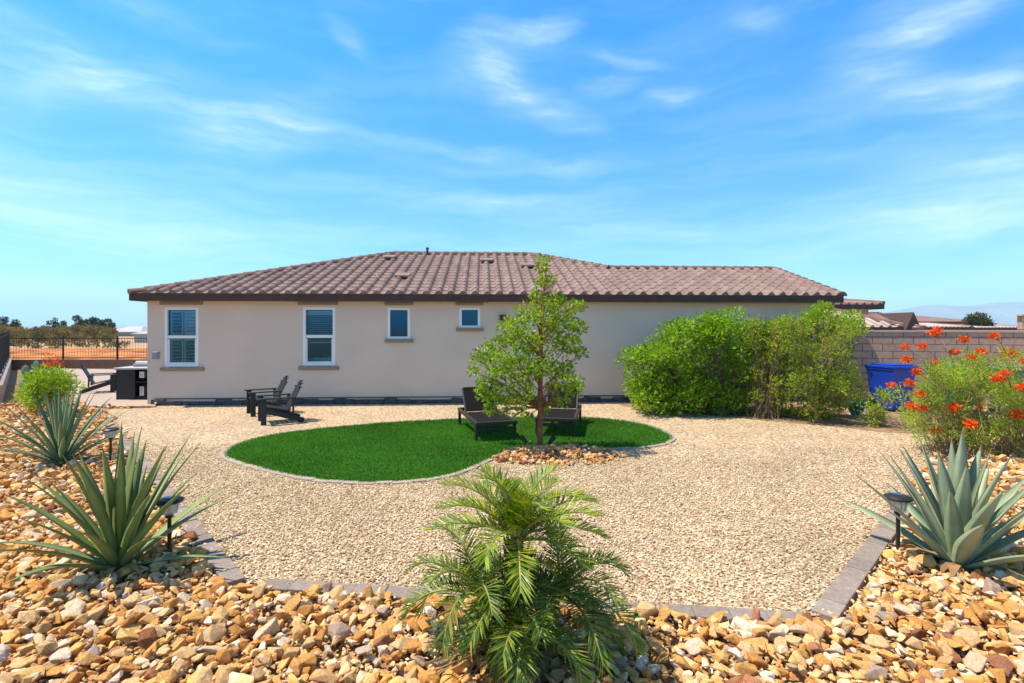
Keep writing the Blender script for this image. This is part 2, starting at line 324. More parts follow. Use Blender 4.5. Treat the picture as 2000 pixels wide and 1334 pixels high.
def link(name, data, parent=None):
    o = bpy.data.objects.new(name, data); COL.objects.link(o)
    if parent is not None: o.parent = parent
    return o
def tag(o, label=None, cat=None, group=None, kind=None):
    if label: o['label'] = label
    if cat: o['category'] = cat
    if group: o['group'] = group
    if kind: o['kind'] = kind
    return o
def empty(name, loc=(0, 0, 0), rz=0.0):
    o = bpy.data.objects.new(name, None); COL.objects.link(o); o.location = loc; o.rotation_euler = (0, 0, rz); o.empty_display_size = .1; return o
def children(o): return [c for c in bpy.data.objects if c.parent == o]
def copy_tree(o, parent=None):
    c = o.copy(); COL.objects.link(c); c.parent = parent
    for ch in children(o): copy_tree(ch, c)
    return c
def np_mesh(name, verts, faces, mats, smooth=False, mi=None):
    """verts (n,3), faces (m,k) all same size k"""
    me = bpy.data.meshes.new(name); n, (m, k) = len(verts), faces.shape
    me.vertices.add(n); me.vertices.foreach_set('co', np.asarray(verts, np.float32).ravel())
    me.loops.add(m * k); me.loops.foreach_set('vertex_index', faces.astype(np.int32).ravel())
    me.polygons.add(m); me.polygons.foreach_set('loop_start', np.arange(0, m * k, k, dtype=np.int32))
    try: me.polygons.foreach_set('loop_total', np.full(m, k, np.int32))
    except Exception: pass
    for q in (mats if isinstance(mats, (list, tuple)) else [mats]): me.materials.append(q)
    if mi is not None: me.polygons.foreach_set('material_index', np.asarray(mi, np.int32))
    me.polygons.foreach_set('use_smooth', np.full(m, smooth, bool))
    me.update(calc_edges=True); me.validate(); return me
def unit(a): return a / np.maximum(np.linalg.norm(a, axis=1, keepdims=True), 1e-6)
def leaves(name, c, d, length, width, mat, parent=None, fold=.25, nrm=None):
    """one creased leaf per point c pointing along d"""
    c = np.asarray(c, float); d = unit(np.asarray(d, float)); n = len(c)
    r = unit(rng.normal(size=(n, 3)) if nrm is None else nrm + rng.normal(size=(n, 3)) * .5)
    s = unit(np.cross(d, r)); up = np.cross(s, d)
    L = (length * rng.uniform(.7, 1.3, n))[:, None]; w = (width * rng.uniform(.75, 1.25, n))[:, None]
    mid = c + d * L * .45
    v = np.stack([c, mid - s * w / 2 + up * w * fold, c + d * L - up * L * .12, mid + s * w / 2 + up * w * fold], 1).reshape(-1, 3)
    b = (np.arange(n) * 4)[:, None]
    f = np.stack([b + [[0, 2, 1]], b + [[0, 3, 2]]], 1).reshape(-1, 3)
    return link(name, np_mesh(name, v, f, mat), parent)
def in_poly(x, y, poly):
    x = np.asarray(x); y = np.asarray(y); inside = np.zeros(x.shape, bool); n = len(poly)
    for i in range(n):
        x1, y1 = poly[i][0], poly[i][1]; x2, y2 = poly[(i + 1) % n][0], poly[(i + 1) % n][1]
        c = ((y1 > y) != (y2 > y)) & (x < (x2 - x1) * (y - y1) / (y2 - y1 + 1e-12) + x1); inside ^= c
    return inside
def smooth_closed(pts, k=8):
    n = len(pts); out = []
    for i in range(n):
        p0, p1, p2, p3 = (Vector(pts[(i + j - 1) % n][:2]) for j in range(4))
        for j in range(k):
            t = j / k
            out.append(.5 * ((2 * p1) + (p2 - p0) * t + (2 * p0 - 5 * p1 + 4 * p2 - p3) * t * t + (3 * p1 - p0 - 3 * p2 + p3) * t ** 3))
    return out

# ------------------------------------------------------------------ ground
GA, GB, GC, GD = G(205, 800), G(480, 1137), G(1600, 1203), G(1745, 1010)
GE = W(8.3, 9.8)
gravel_poly = [GA, GB, GC, GD, GE, Vector((16, 9.0, 0)), Vector((16, 15, 0)), Vector((-8.5, 15, 0)), G(300, 796)]
m = MB(); m.add([(-5000, -300, -.06), (5000, -300, -.06), (5000, 6000, -.06), (-5000, 6000, -.06)], [(0, 1, 2, 3)])
tag(m.build('desert_ground', M['desert']), kind='structure')
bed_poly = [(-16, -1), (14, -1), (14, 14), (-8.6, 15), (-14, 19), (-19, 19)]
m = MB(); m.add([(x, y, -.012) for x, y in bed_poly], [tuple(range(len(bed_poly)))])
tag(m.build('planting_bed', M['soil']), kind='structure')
m = MB(); m.add([(p[0], p[1], 0.0) for p in gravel_poly], [tuple(range(len(gravel_poly)))])
tag(m.build('gravel_yard', M['gravel']), kind='structure')
pat = [G(172, 796), G(303, 796), Vector((-8.2, 13.6, 0)), Vector((-8.2, 24, 0)), W(-22, 24.5), W(-14.2, 16.5)]
m = MB(); m.prism([(p[0], p[1]) for p in pat], -.04, .035)
tag(m.build('patio', M['concrete']), kind='structure')

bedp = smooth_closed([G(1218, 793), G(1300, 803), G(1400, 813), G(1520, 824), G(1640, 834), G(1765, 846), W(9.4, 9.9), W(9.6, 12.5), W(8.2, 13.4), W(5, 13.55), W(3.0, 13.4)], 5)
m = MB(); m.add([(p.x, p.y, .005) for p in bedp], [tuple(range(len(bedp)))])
tag(m.build('shrub_shade_bed', surf('shrub_shade_soil', (0.27, 0.17, 0.10), .95, .45, 3.5, .7, 60, .1)), kind='structure')  # soil sheet, darker brown to paint in the shade under the shrub row

# loose pea gravel: real stones where they are large enough to be seen
def octa_cloud(name, pos, size, mat, flat=.6):
    n = len(pos)
    base = np.array([(1, 0, 0), (-1, 0, 0), (0, 1, 0), (0, -1, 0), (0, 0, 1), (0, 0, -1)], float)
    fc = np.array([(0, 2, 4), (2, 1, 4), (1, 3, 4), (3, 0, 4), (2, 0, 5), (1, 2, 5), (3, 1, 5), (0, 3, 5)])
    q = unit(rng.normal(size=(n, 4))); w, x, y, z = q.T
    R = np.stack([np.stack([1 - 2 * (y * y + z * z), 2 * (x * y - z * w), 2 * (x * z + y * w)], -1),
                  np.stack([2 * (x * y + z * w), 1 - 2 * (x * x + z * z), 2 * (y * z - x * w)], -1),
                  np.stack([2 * (x * z - y * w), 2 * (y * z + x * w), 1 - 2 * (x * x + y * y)], -1)], 1)
    sc3 = size[:, None, None] * rng.uniform(.55, 1.1, (n, 6, 1)) * .5
    v = np.einsum('nij,nkj->nki', R, base[None] * sc3 * np.array([1.25, .95, .75])[None, None])
    v[:, :, 2] *= flat; v += pos[:, None, :]
    f = (fc[None] + (np.arange(n) * 6)[:, None, None]).reshape(-1, 3)
    return link(name, np_mesh(name, v.reshape(-1, 3), f, mat))
turf_px = [(436, 890), (452, 874), (490, 860), (540, 849), (600, 841), (680, 833), (780, 825), (900, 819), (1010, 816), (1130, 816), (1210, 822), (1272, 834),
           (1312, 853), (1304, 866), (1262, 874), (1200, 878), (1130, 875), (1060, 873), (1005, 880), (962, 897), (930, 912), (880, 930), (800, 942), (700, 945), (600, 937), (510, 917), (455, 902)]
turf_ctl = [G(x, y) for x, y in turf_px]
turf_pts = smooth_closed(turf_ctl, 5)
sp_ = .029
gx, gy = np.meshgrid(np.arange(-9, 9, sp_), np.arange(3.2, 9.2, sp_)); gx = gx.ravel() + rng.uniform(-.5, .5, gx.size) * sp_; gy = gy.ravel() + rng.uniform(-.5, .5, gy.size) * sp_
cx_, cz_ = gx * cs - gy * sn, gx * sn + gy * cs
keep = in_poly(gx, gy, gravel_poly) & (np.abs(cx_) < cz_ * 1.02 + .8) & (cz_ < 8.8) & ~in_poly(gx, gy, turf_pts)
keep &= rng.uniform(0, 1, gx.size) < np.clip((9.2 - cz_) / 2.0, 0, 1)
gx, gy = gx[keep], gy[keep]
octa = octa_cloud('gravel', np.stack([gx, gy, rng.uniform(.002, .014, len(gx))], 1), rng.uniform(.019, .040, len(gx)), M['pebble'])
tag(octa, kind='stuff')

# ------------------------------------------------------------------ artificial turf
m = MB(); m.prism([(p.x, p.y) for p in turf_pts], -.02, .018)
turf = m.build('artificial_turf', M['turf']); tag(turf, kind='stuff')
xs = np.array([p.x for p in turf_pts]); ys = np.array([p.y for p in turf_pts])
n0 = 120000; tx = rng.uniform(xs.min(), xs.max(), n0); ty = rng.uniform(ys.min(), ys.max(), n0)
k = in_poly(tx, ty, turf_pts); tx, ty = tx[k], ty[k]; n = len(tx)
a = rng.uniform(0, 2 * pi, n); h = rng.uniform(.018, .034, n); wd = rng.uniform(.005, .009, n); ln = rng.uniform(-.012, .012, (n, 2))
b0 = np.stack([tx, ty, np.full(n, .016)], 1); sd = np.stack([np.cos(a), np.sin(a), np.zeros(n)], 1) * wd[:, None]
tip = b0 + np.stack([ln[:, 0], ln[:, 1], h], 1)
v = np.stack([b0 - sd, b0 + sd, tip], 1).reshape(-1, 3)
bl = link('grass_blades', np_mesh('grass_blades', v, np.arange(n * 3).reshape(-1, 3), M['blade']), turf)

# paver protos
def paver(w, l, h, mat):
    m = MB(); m.box((0, 0, 0), (l, w, h), None, .008); return m.mesh('edging_paver', mat)
def lay(pts, w, l, h, mat, z, label, group, name='edging_paver', gap=.006, closed=False, vis=None):
    me = paver(w, l - gap, h, mat); first = None
    P_ = [Vector((p[0], p[1])) for p in pts] + ([Vector((pts[0][0], pts[0][1]))] if closed else [])
    seg = [(P_[i + 1] - P_[i]).length for i in range(len(P_) - 1)]; tot = sum(seg); nn = max(1, int(round(tot / l)))
    for i in range(nn):
        s = (i + .5) * tot / nn; j = 0
        while s > seg[j] and j < len(seg) - 1: s -= seg[j]; j += 1
        p = P_[j].lerp(P_[j + 1], s / seg[j]); d = P_[j + 1] - P_[j]
        X, Z = toXZ((p.x, p.y))
        if abs(X) > Z * 1.02 + .6: continue
        if first is None: o = link(name, me); first = o
        else: o = first.copy(); COL.objects.link(o)
        o.location = (p.x, p.y, z + random.uniform(-.004, .004)); o.rotation_euler = (random.uniform(-.02, .02), random.uniform(-.02, .02), atan2(d.y, d.x) + random.uniform(-.02, .02))
        tag(o, label, 'paver', group)
def off(a, b, d):                # shift a segment to its right by d
    t = (Vector(b[:2]) - Vector(a[:2])).normalized(); nrm = Vector((t.y, -t.x)); return Vector(a[:2]) + nrm * d, Vector(b[:2]) + nrm * d
lay(off(GA, GB, .07), .15, .235, .07, M['paver'], -.002, 'grey brick paver in the straight edging row beside the left path light', 'grey pavers edging the gravel yard')
lay(off(GB + Vector((.17, -.01, 0)), GC - Vector((.12, 0, 0)), .07), .15, .245, .07, M['paver'], -.002, 'grey brick paver in the front edging row behind the small palm', 'grey pavers edging the gravel yard')
lay(off(GC, GD + (GD - GC) * .5, .03), .16, .235, .07, M['paver'], -.002, 'grey brick paver in the slanting edging row beside the right path light', 'grey pavers edging the gravel yard')
lay([Vector((p.x, p.y)) for p in smooth_closed(turf_ctl, 5)], .095, .21, .06, M['kerb'], -.006, 'pale narrow kerb block curving round the artificial grass', 'kerb blocks round the artificial grass', 'kerb_block', gap=-.002, closed=True)

# ------------------------------------------------------------------ rocks
def rock_mesh(key, npts=16, bev=True):
    bm = bmesh.new(); ax = (1.0, random.uniform(.55, .95), random.uniform(.36, .72))
    for _ in range(npts):
        p = Vector((random.gauss(0, 1), random.gauss(0, 1), random.gauss(0, 1))).normalized() * random.uniform(.8, 1.0)
        bm.verts.new((p.x * ax[0] * .5, p.y * ax[1] * .5, p.z * ax[2] * .5))
    r = bmesh.ops.convex_hull(bm, input=bm.verts)
    bmesh.ops.delete(bm, geom=list({g for g in r['geom_interior'] + r['geom_unused'] if isinstance(g, bmesh.types.BMVert)}), context='VERTS')
    bmesh.ops.dissolve_limit(bm, angle_limit=radians(14), verts=bm.verts, edges=bm.edges)
    if bev: bmesh.ops.bevel(bm, geom=bm.edges[:], offset=.022, segments=1, affect='EDGES', profile=.5)
    bmesh.ops.triangulate(bm, faces=bm.faces); bmesh.ops.recalc_face_normals(bm, faces=bm.faces)
    me = bpy.data.meshes.new('rock'); bm.to_mesh(me); bm.free(); me.materials.append(RK[key]); return me
near_protos = {k_: [rock_mesh(k_, random.randint(9, 14)) for _ in range(7)] for k_ in RKEYS}
far_protos = [rock_mesh('tan', 10, False) for _ in range(16)]
far_np = []
for me in far_protos:
    vv = np.zeros(len(me.vertices) * 3, np.float32); me.vertices.foreach_get('co', vv)
    ff = np.zeros(len(me.polygons) * 3, np.int32); me.polygons.foreach_get('vertices', ff); far_np.append((vv.reshape(-1, 3), ff.reshape(-1, 3)))
nearA = [(me, k_) for k_ in RKEYS for me in near_protos[k_]]
spots = []
def edge_margin(x, y):            # keep stones off the pavers
    def dist(p, a, b):
        a = Vector(a[:2]); b = Vector(b[:2]); t = max(0, min(1, (Vector(p) - a).dot(b - a) / (b - a).length_squared)); return (Vector(p) - a.lerp(b, t)).length
    return min(dist((x, y), GA, GB), dist((x, y), GB, GC), dist((x, y), GC, GD))
agave_at = [(G(228, 1112), .13), (G(120, 906), .12), (G(1868, 1106), .17)]
yy = 1.6
while yy < 14.0:
    step = .060 if yy < 5 else .080 if yy < 8 else .11
    xx = -15
    while xx < 9.5:
        x, y = xx + random.uniform(-.45, .45) * step, yy + random.uniform(-.45, .45) * step
        X, Z = toXZ((x, y)); xx += step
        if abs(X) > Z * 1.0 + 1.1 or Z < 1.7: continue
        if in_poly(np.array([x]), np.array([y]), gravel_poly)[0] or in_poly(np.array([x]), np.array([y]), [(p[0], p[1]) for p in pat])[0]: continue
        if X > 0 and Z > 10.2: continue
        if Z < 9 and edge_margin(x, y) < .155: continue
        if any((Vector((x, y)) - p.xy).length < r for p, r in agave_at): continue
        s = min(.21, max(.06, random.lognormvariate(math.log(.097 if Z < 6 else .112), .36)))
        if random.random() < .04: s = random.uniform(.15, .20)
        spots.append((x, y, random.uniform(.0, .05) + (s * .12), s, s * F / Z, X, Z))
    yy += step
# mound of dark rock round the tree in the turf bay
TREE = G(1055, 880)
mound = []
for _ in range(520):
    t = random.uniform(0, 2 * pi); r = sqrt(random.random())
    X = .62 + cos(t) * r * 1.10; Z = 7.95 + sin(t) * r * .58
    p = W(X, Z)
    if in_poly(np.array([p.x]), np.array([p.y]), turf_pts)[0] or (p.xy - TREE.xy).length < .07: continue
    mound.append((p.x, p.y, .11 * (1 - r) + random.uniform(0, .04), random.uniform(.07, .14)))
def vis_px(s):
    x = 1000 + F * s[5] / s[6]; y = HY + F * (EYE - s[2]) / s[6]
    return 5 < x < 1995 and y < 1328
def zone(s):
    X, Z = s[5], s[6]; x = 1000 + F * X / Z
    if x < 560: return 'round the front left agave' if Z < 5.2 else 'in the bed along the left side'
    if x < 800: return 'between the left path light and the palm'
    if x < 1240: return 'round the foot of the palm'
    if x < 1620: return 'between the palm and the paver corner'
    return 'round the broad blue agave'
order = sorted(range(len(spots)), key=lambda i: -spots[i][4] if vis_px(spots[i]) else 1)
single = set(order[:300])
NAMES = {'cream': 'pale cream angular rock', 'tan': 'sandy tan angular rock', 'ochre': 'yellow ochre angular rock', 'orange': 'orange brown angular rock', 'rust': 'dark rust red rock', 'mauve': 'greyish mauve rock'}
protos = {}
acc_v, acc_f, acc_m, base = [], [], [], 0
def rot_np():
    return np.array(Matrix.Rotation(random.uniform(0, 2 * pi), 3, 'Z') @ Matrix.Rotation(random.gauss(0, .38), 3, 'X') @ Matrix.Rotation(random.gauss(0, .38), 3, 'Y'))
near_np = []
for me, k_ in nearA:
    vv = np.zeros(len(me.vertices) * 3, np.float32); me.vertices.foreach_get('co', vv)
    ff = np.zeros(len(me.polygons) * 3, np.int32); me.polygons.foreach_get('vertices', ff); near_np.append((vv.reshape(-1, 3), ff.reshape(-1, 3)))
for i, s in enumerate(spots):
    key = random.choices(RKEYS, RW)[0]
    if i in single:
        pi_ = random.randrange(7); pk = (key, pi_)
        if pk not in protos: o = link('rock', near_protos[key][pi_]); protos[pk] = o
        else: o = protos[pk].copy(); COL.objects.link(o)
        o.location = s[:3]; o.scale = (s[3],) * 3
        o.rotation_euler = (random.gauss(0, .38), random.gauss(0, .38), random.uniform(0, 2 * pi))
        tag(o, NAMES[key] + ' lying ' + zone(s), 'rock', 'loose landscaping rocks in the beds')
        continue
    vv, ff = random.choice(near_np) if s[6] < 6.5 else random.choice(far_np)
    v = (vv * s[3]) @ rot_np().T + np.array(s[:3]); acc_v.append(v); acc_f.append(ff + base); acc_m.append(np.full(len(ff), RKEYS.index(key))); base += len(v)
tag(link('landscaping_rock', np_mesh('landscaping_rock', np.concatenate(acc_v), np.concatenate(acc_f), [RK[k_] for k_ in RKEYS], mi=np.concatenate(acc_m))), kind='stuff')
acc_v, acc_f, acc_m, base = [], [], [], 0
for x, y, z, s in mound:
    key = random.choices(RKEYS, [.10, .18, .12, .26, .24, .10])[0]; vv, ff = random.choice(near_np)
    v = (vv * s) @ rot_np().T + np.array((x, y, z)); acc_v.append(v); acc_f.append(ff + base); acc_m.append(np.full(len(ff), RKEYS.index(key))); base += len(v)
tag(link('mound_rubble', np_mesh('mound_rubble', np.concatenate(acc_v), np.concatenate(acc_f), [RK[k_] for k_ in RKEYS], mi=np.concatenate(acc_m))), kind='stuff')

# small grit between the rocks, fallen leaves on the gravel
gx, gy = np.meshgrid(np.arange(-7, 7, .045), np.arange(1.6, 7, .045)); gx = gx.ravel() + rng.uniform(-.02, .02, gx.size); gy = gy.ravel() + rng.uniform(-.02, .02, gy.size)
cx_, cz_ = gx * cs - gy * sn, gx * sn + gy * cs
k = ~in_poly(gx, gy, gravel_poly) & (np.abs(cx_) < cz_ + 1.0); gx, gy = gx[k], gy[k]
tag(octa_cloud('grit', np.stack([gx, gy, rng.uniform(-.005, .03, len(gx))], 1), rng.uniform(.025, .06, len(gx)), island('grit_stone', [(.40, .21, .07), (.55, .33, .13), (.64, .45, .22), (.70, .56, .36)], .9, 0, .2, 20, .2)), kind='stuff')
lx, ly = [], []
for (c_, sx_, sy_, n_) in ((TREE, 1.0, .6, 60), (G(1400, 826), 1.9, .45, 120), (G(1650, 846), 1.2, .5, 80), (G(1800, 905), .8, .6, 40), (W(0, 6.5), 4, 2, 60)):
    lx.append(rng.normal(c_.x, sx_, n_)); ly.append(rng.normal(c_.y, sy_, n_))
lx = np.concatenate(lx); ly = np.concatenate(ly); k = in_poly(lx, ly, gravel_poly); lx, ly = lx[k], ly[k]
tag(leaves('leaf_litter', np.stack([lx, ly, np.full(len(lx), .03)], 1), np.stack([rng.normal(size=len(lx)), rng.normal(size=len(lx)), rng.normal(size=len(lx)) * .08], 1), .06, .022, M['palm_dry'], nrm=np.array([[0, 0, 3.0]])), kind='stuff')

# ------------------------------------------------------------------ house
UL, UR, VE = -8.656, 9.53, 13.30        # eave corners, eave plane
VW, WL, WR = 13.57, -8.39, 9.15         # front wall
Z0, PT = 2.80, 0.325
D1, D2, RX = 5.5, 3.25, 1.79
house = empty('house', (0, VW, 0)); tag(house, 'single storey beige stucco house with brown clay tile hip roof', 'house')
def hpart(mb, name, mat, parent=house, smooth=False):
    o = mb.build(name, mat, parent, smooth)
    if parent is house: o.matrix_parent_inverse = house.matrix_basis.inverted()
    return o
def hset(o): o.matrix_parent_inverse = Matrix.Translation((0, -VW, 0)); return o
wins = []                                # (x0,x1,z0,z1, railz, head, sill)
for (x0, y0, x1, y1, rail, hd, sl) in ((322, 600, 388, 716, 658, (313, 396, 592.5), (315, 399, 721)), (592, 600, 655, 714, 657, (582, 660, 593), (584, 662, 719)),
                                       (757, 600.5, 801, 662, None, (751, 807, 593.5), (752, 807, 665.5)), (897, 600.5, 938, 640.5, None, (890, 944, 593.5), (891, 944, 643.5))):
    u0, z1 = HW(x0, y0, VW); u1, z0 = HW(x1, y1, VW)
    wins.append((u0, u1, z0, z1, HW(x0, rail, VW)[1] if rail else None, (HW(hd[0], hd[2], VW), HW(hd[1], hd[2], VW)), (HW(sl[0], sl[2], VW), HW(sl[1], sl[2], VW))))
WT = 2.66
m = MB()
ub = sorted({WL, WR} | {w[0] for w in wins} | {w[1] for w in wins}); zb = sorted({-.05, WT} | {w[2] for w in wins} | {w[3] for w in wins})
for i in range(len(ub) - 1):
    for j in range(len(zb) - 1):
        um, zm = (ub[i] + ub[i + 1]) / 2, (zb[j] + zb[j + 1]) / 2
        if any(w[0] < um < w[1] and w[2] < zm < w[3] for w in wins): continue
        m.add([(ub[i], VW, zb[j]), (ub[i + 1], VW, zb[j]), (ub[i + 1], VW, zb[j + 1]), (ub[i], VW, zb[j + 1])], [(0, 1, 2, 3)])
for w in wins:                            # reveals
    a_, b_, c_, d_ = w[:4]; y0, y1 = VW, VW + .09
    for q in (((a_, y0, c_), (b_, y0, c_), (b_, y1, c_), (a_, y1, c_)), ((a_, y0, d_), (a_, y1, d_), (b_, y1, d_), (b_, y0, d_)), ((a_, y0, c_), (a_, y1, c_), (a_, y1, d_), (a_, y0, d_)), ((b_, y0, c_), (b_, y0, d_), (b_, y1, d_), (b_, y1, c_))):
        m.add(q, [(0, 1, 2, 3)])
VB = VE + 2 * D1 - .27
m.add([(WL, VW, -.05), (WL, VB, -.05), (WL, VB, WT), (WL, VW, WT)], [(0, 1, 2, 3)])
m.add([(WR, VW, -.05), (WR, VE + 2 * D2, -.05), (WR, VE + 2 * D2, WT), (WR, VW, WT)], [(0, 1, 2, 3)])
m.add([(WR, VW, WT), (WR, VE + 2 * D2 - .27, WT), (WR, VE + D2, Z0 + PT * D2 - .02)], [(0, 1, 2)])
m.add([(WL, VB, -.05), (7, VB, -.05), (7, VB, WT), (WL, VB, WT)], [(0, 1, 2, 3)])
m.add([(7, VB, -.05), (7, VE + 2 * D2, -.05), (7, VE + 2 * D2, WT), (7, VB, WT)], [(0, 1, 2, 3)])
m.add([(7, VE + 2 * D2, -.05), (WR, VE + 2 * D2, -.05), (WR, VE + 2 * D2, WT), (7, VE + 2 * D2, WT)], [(0, 1, 2, 3)])
hset(hpart(m, 'wall', M['stucco']))
# foundation band of dark stone, slightly proud of the wall, broken top
m = MB(); x = WL + .12
while x < WR:
    l = random.uniform(.16, .42); h_ = random.uniform(.09, .15)
    m.box((x + l / 2, VW - .018 - random.uniform(0, .02), h_ / 2 - .03), (l - .008, .07, h_ + .06), None, .012); x += l
m.box(((WL + WR) / 2 + .1, VW - .012, .165), (WR - WL - .2, .034, .02))
hset(hpart(m, 'foundation_band', M['stone']))

def tiled(P0, U, width, D, clips):
    """S-tile slope: P0 eave start, U along the eave, D horizontal depth; rises at PT"""
    U = Vector(U); H = Vector((-U.y, U.x, 0))
    V = (H + Vector((0, 0, PT))).normalized(); Nn = U.cross(V).normalized(); Ls = D * sqrt(1 + PT * PT)
    tw, ex, ns = .31, .37, 10
    us = np.arange(0, width + 1e-6, tw / ns); t = (us / tw) % 1.0
    prof = np.where(t < .6, .080 * np.sin(pi * np.clip(t / .6, 0, 1)) ** .8, -.012 * np.sin(pi * (t - .6) / .4))
    rows = []; nc = int(math.ceil(Ls / ex))
    rows.append((0, prof * 0 - .03))
    for c in range(nc):
        rows.append((c * ex, prof + .014)); rows.append(((c + 1) * ex, prof))
    vs = []
    for s, h in rows:
        for u, hh in zip(us, h): vs.append(P0 + U * u + V * s + Nn * hh)
    nu = len(us); fs = [(r * nu + i, r * nu + i + 1, (r + 1) * nu + i + 1, (r + 1) * nu + i) for r in range(len(rows) - 1) for i in range(nu - 1)]
    bm = bmesh.new(); bv = [bm.verts.new(p) for p in vs]
    for f in fs: bm.faces.new([bv[i] for i in f])
    for co, no in clips:
        bmesh.ops.bisect_plane(bm, geom=bm.verts[:] + bm.edges[:] + bm.faces[:], plane_co=co, plane_no=no, clear_outer=True)
    for f in bm.faces: f.smooth = False
    return bm
bms = []
c1 = Vector((UL, VE, Z0)); c3 = Vector((RX + D1, VE, Z0))
bms.append(tiled(c1, (1, 0, 0), RX + D1 - D2 - UL + .2, D1, [(c1, (-1, 1, 0)), (c3, (1, 1, 0)), (Vector((0, VE + D1, 0)), (0, 1, 0)), (Vector((RX + D1 - D2, 0, 0)), (1, 0, 0))]))
x2 = RX + D1 - D2
nt_ = int((x2 - UL) / .31); xs2 = UL + nt_ * .31
bms.append(tiled(Vector((xs2, VE, Z0)), (1, 0, 0), UR - xs2, D2, [(Vector((0, VE + D2, 0)), (0, 1, 0)), (Vector((UR, 0, 0)), (1, 0, 0)), (Vector((x2, 0, 0)), (-1, 0, 0))]))
bms.append(tiled(Vector((UL, VE + 2 * D1, Z0)), (0, -1, 0), 2 * D1, D1, [(c1, (1, -1, 0)), (Vector((UL, VE + 2 * D1, 0)), (1, 1, 0))]))
me = bpy.data.meshes.new('roof'); allb = bmesh.new()
for b_ in bms:
    tm = bpy.data.meshes.new('t'); b_.to_mesh(tm); b_.free(); allb.from_mesh(tm); bpy.data.meshes.remove(tm)
zr = Z0 + PT * D1; zr2 = Z0 + PT * D2; VBk = VE + 2 * D1
def quad(*pts): allb.faces.new([allb.verts.new(p) for p in pts])
quad((UL, VBk, Z0), (UL + D1, VE + D1, zr), (RX, VE + D1, zr), (RX + D1, VBk, Z0))
quad((RX, VE + D1, zr), (x2, VE + D2, zr2), (RX + D1, VE + 2 * D2, Z0), (RX + D1, VBk, Z0))
quad((x2, VE + D2, zr2), (UR, VE + D2, zr2), (UR, VE + 2 * D2, Z0), (x2 - .5, VE + 2 * D2, Z0))
allb.to_mesh(me); allb.free(); me.materials.append(M['tile'])
roof = hset(link('roof', me, house))
def caps(a, b, r=.125, lift=.0, step=.36):
    a, b = Vector(a), Vector(b); L = (b - a).length; d = (b - a) / L; s = d.cross(Vector((0, 0, 1))).normalized(); u = s.cross(d)
    n = int(L / step) + 1; mb = MB()
    for i in range(n):
        p = a + d * (i * L / n); q = a + d * ((i + 1.12) * L / n); vs = []
        for pt, rr in ((p, r * 1.12), (q, r * .92)):
            for j in range(9):
                t = pi * j / 8; vs.append(pt + s * cos(t) * rr + u * (sin(t) * rr * .9 + lift - .02))
        fs = [(j, j + 1, j + 10, j + 9) for j in range(8)] + [tuple(range(8, -1, -1))]
        mb.add(vs, fs)
    return mb
mb = MB()
for a_, b_ in ((c1, (UL + D1, VE + D1, zr)), ((UL + D1, VE + D1, zr), (RX, VE + D1, zr)), ((x2, VE + D2, zr2), (RX, VE + D1, zr)), ((x2, VE + D2, zr2), (UR, VE + D2, zr2)), ((UR - .04, VE, Z0), (UR - .04, VE + D2, zr2)), ((UL, VBk, Z0), (UL + D1, VE + D1, zr))):
    q = caps(a_, b_); mb.add(q.v, q.f)
mb.build('ridge_tiles', M['cap'], roof)
mb = MB()
mb.box(((UL + UR) / 2, VE + .02, 2.705), (UR - UL, .045, .185)); mb.box((UL + .02, VE + D1 + .05, 2.705), (.045, 2 * D1 - .1, .184))
mb.beam((UR - .02, VE + .05, 2.72), (UR - .02, VE + D2, zr2 - .09), .045, .184); mb.beam((UR - .02, VE + 2 * D2, 2.72), (UR - .02, VE + D2 + .01, zr2 - .09), .045, .183)
mb.build('fascia', M['fascia'], roof)
mb = MB(); mb.box(((UL + UR) / 2, VE + .16, 2.632), (UR - UL - .1, .235, .02)); mb.box((UL + .16, VE + D1 + .2, 2.633), (.235, 2 * D1 - .3, .02))
mb.build('soffit', M['fascia'], roof)
for px, py in ((760, 503), (787, 539), (951, 509), (1030, 519)):
    # where the pixel ray meets the front slope
    lo, hi = VE, VE + D1
    for _ in range(40):
        v_ = (lo + hi) / 2; u_, z_ = HW(px, py, v_)
        if z_ > Z0 + PT * (v_ - VE) + .06: lo = v_
        else: hi = v_
    u_, z_ = HW(px, py, v_); mb = MB(); R = Matrix.Rotation(atan(PT), 3, 'X')
    for k_ in range(2): mb.box((u_, v_ + .02, z_ + .035), (.44, .34, .07), R, .02) if k_ == 0 else mb.box((u_, v_ - .16, z_ - .02), (.40, .03, .05), R)
    mb.build('roof_vent', M['vent'], roof)
u_, z_ = HW(835, 495, VE + D1 - .15)
mb = MB(); mb.tube([(u_, VE + D1 - .2, z_ - .3), (u_, VE + D1 - .2, z_ + .19)], .04, 10); mb.tube([(u_, VE + D1 - .2, z_ + .15), (u_, VE + D1 - .2, z_ + .2)], .055, 10)
mb.build('vent_pipe', M['pipe'], roof)
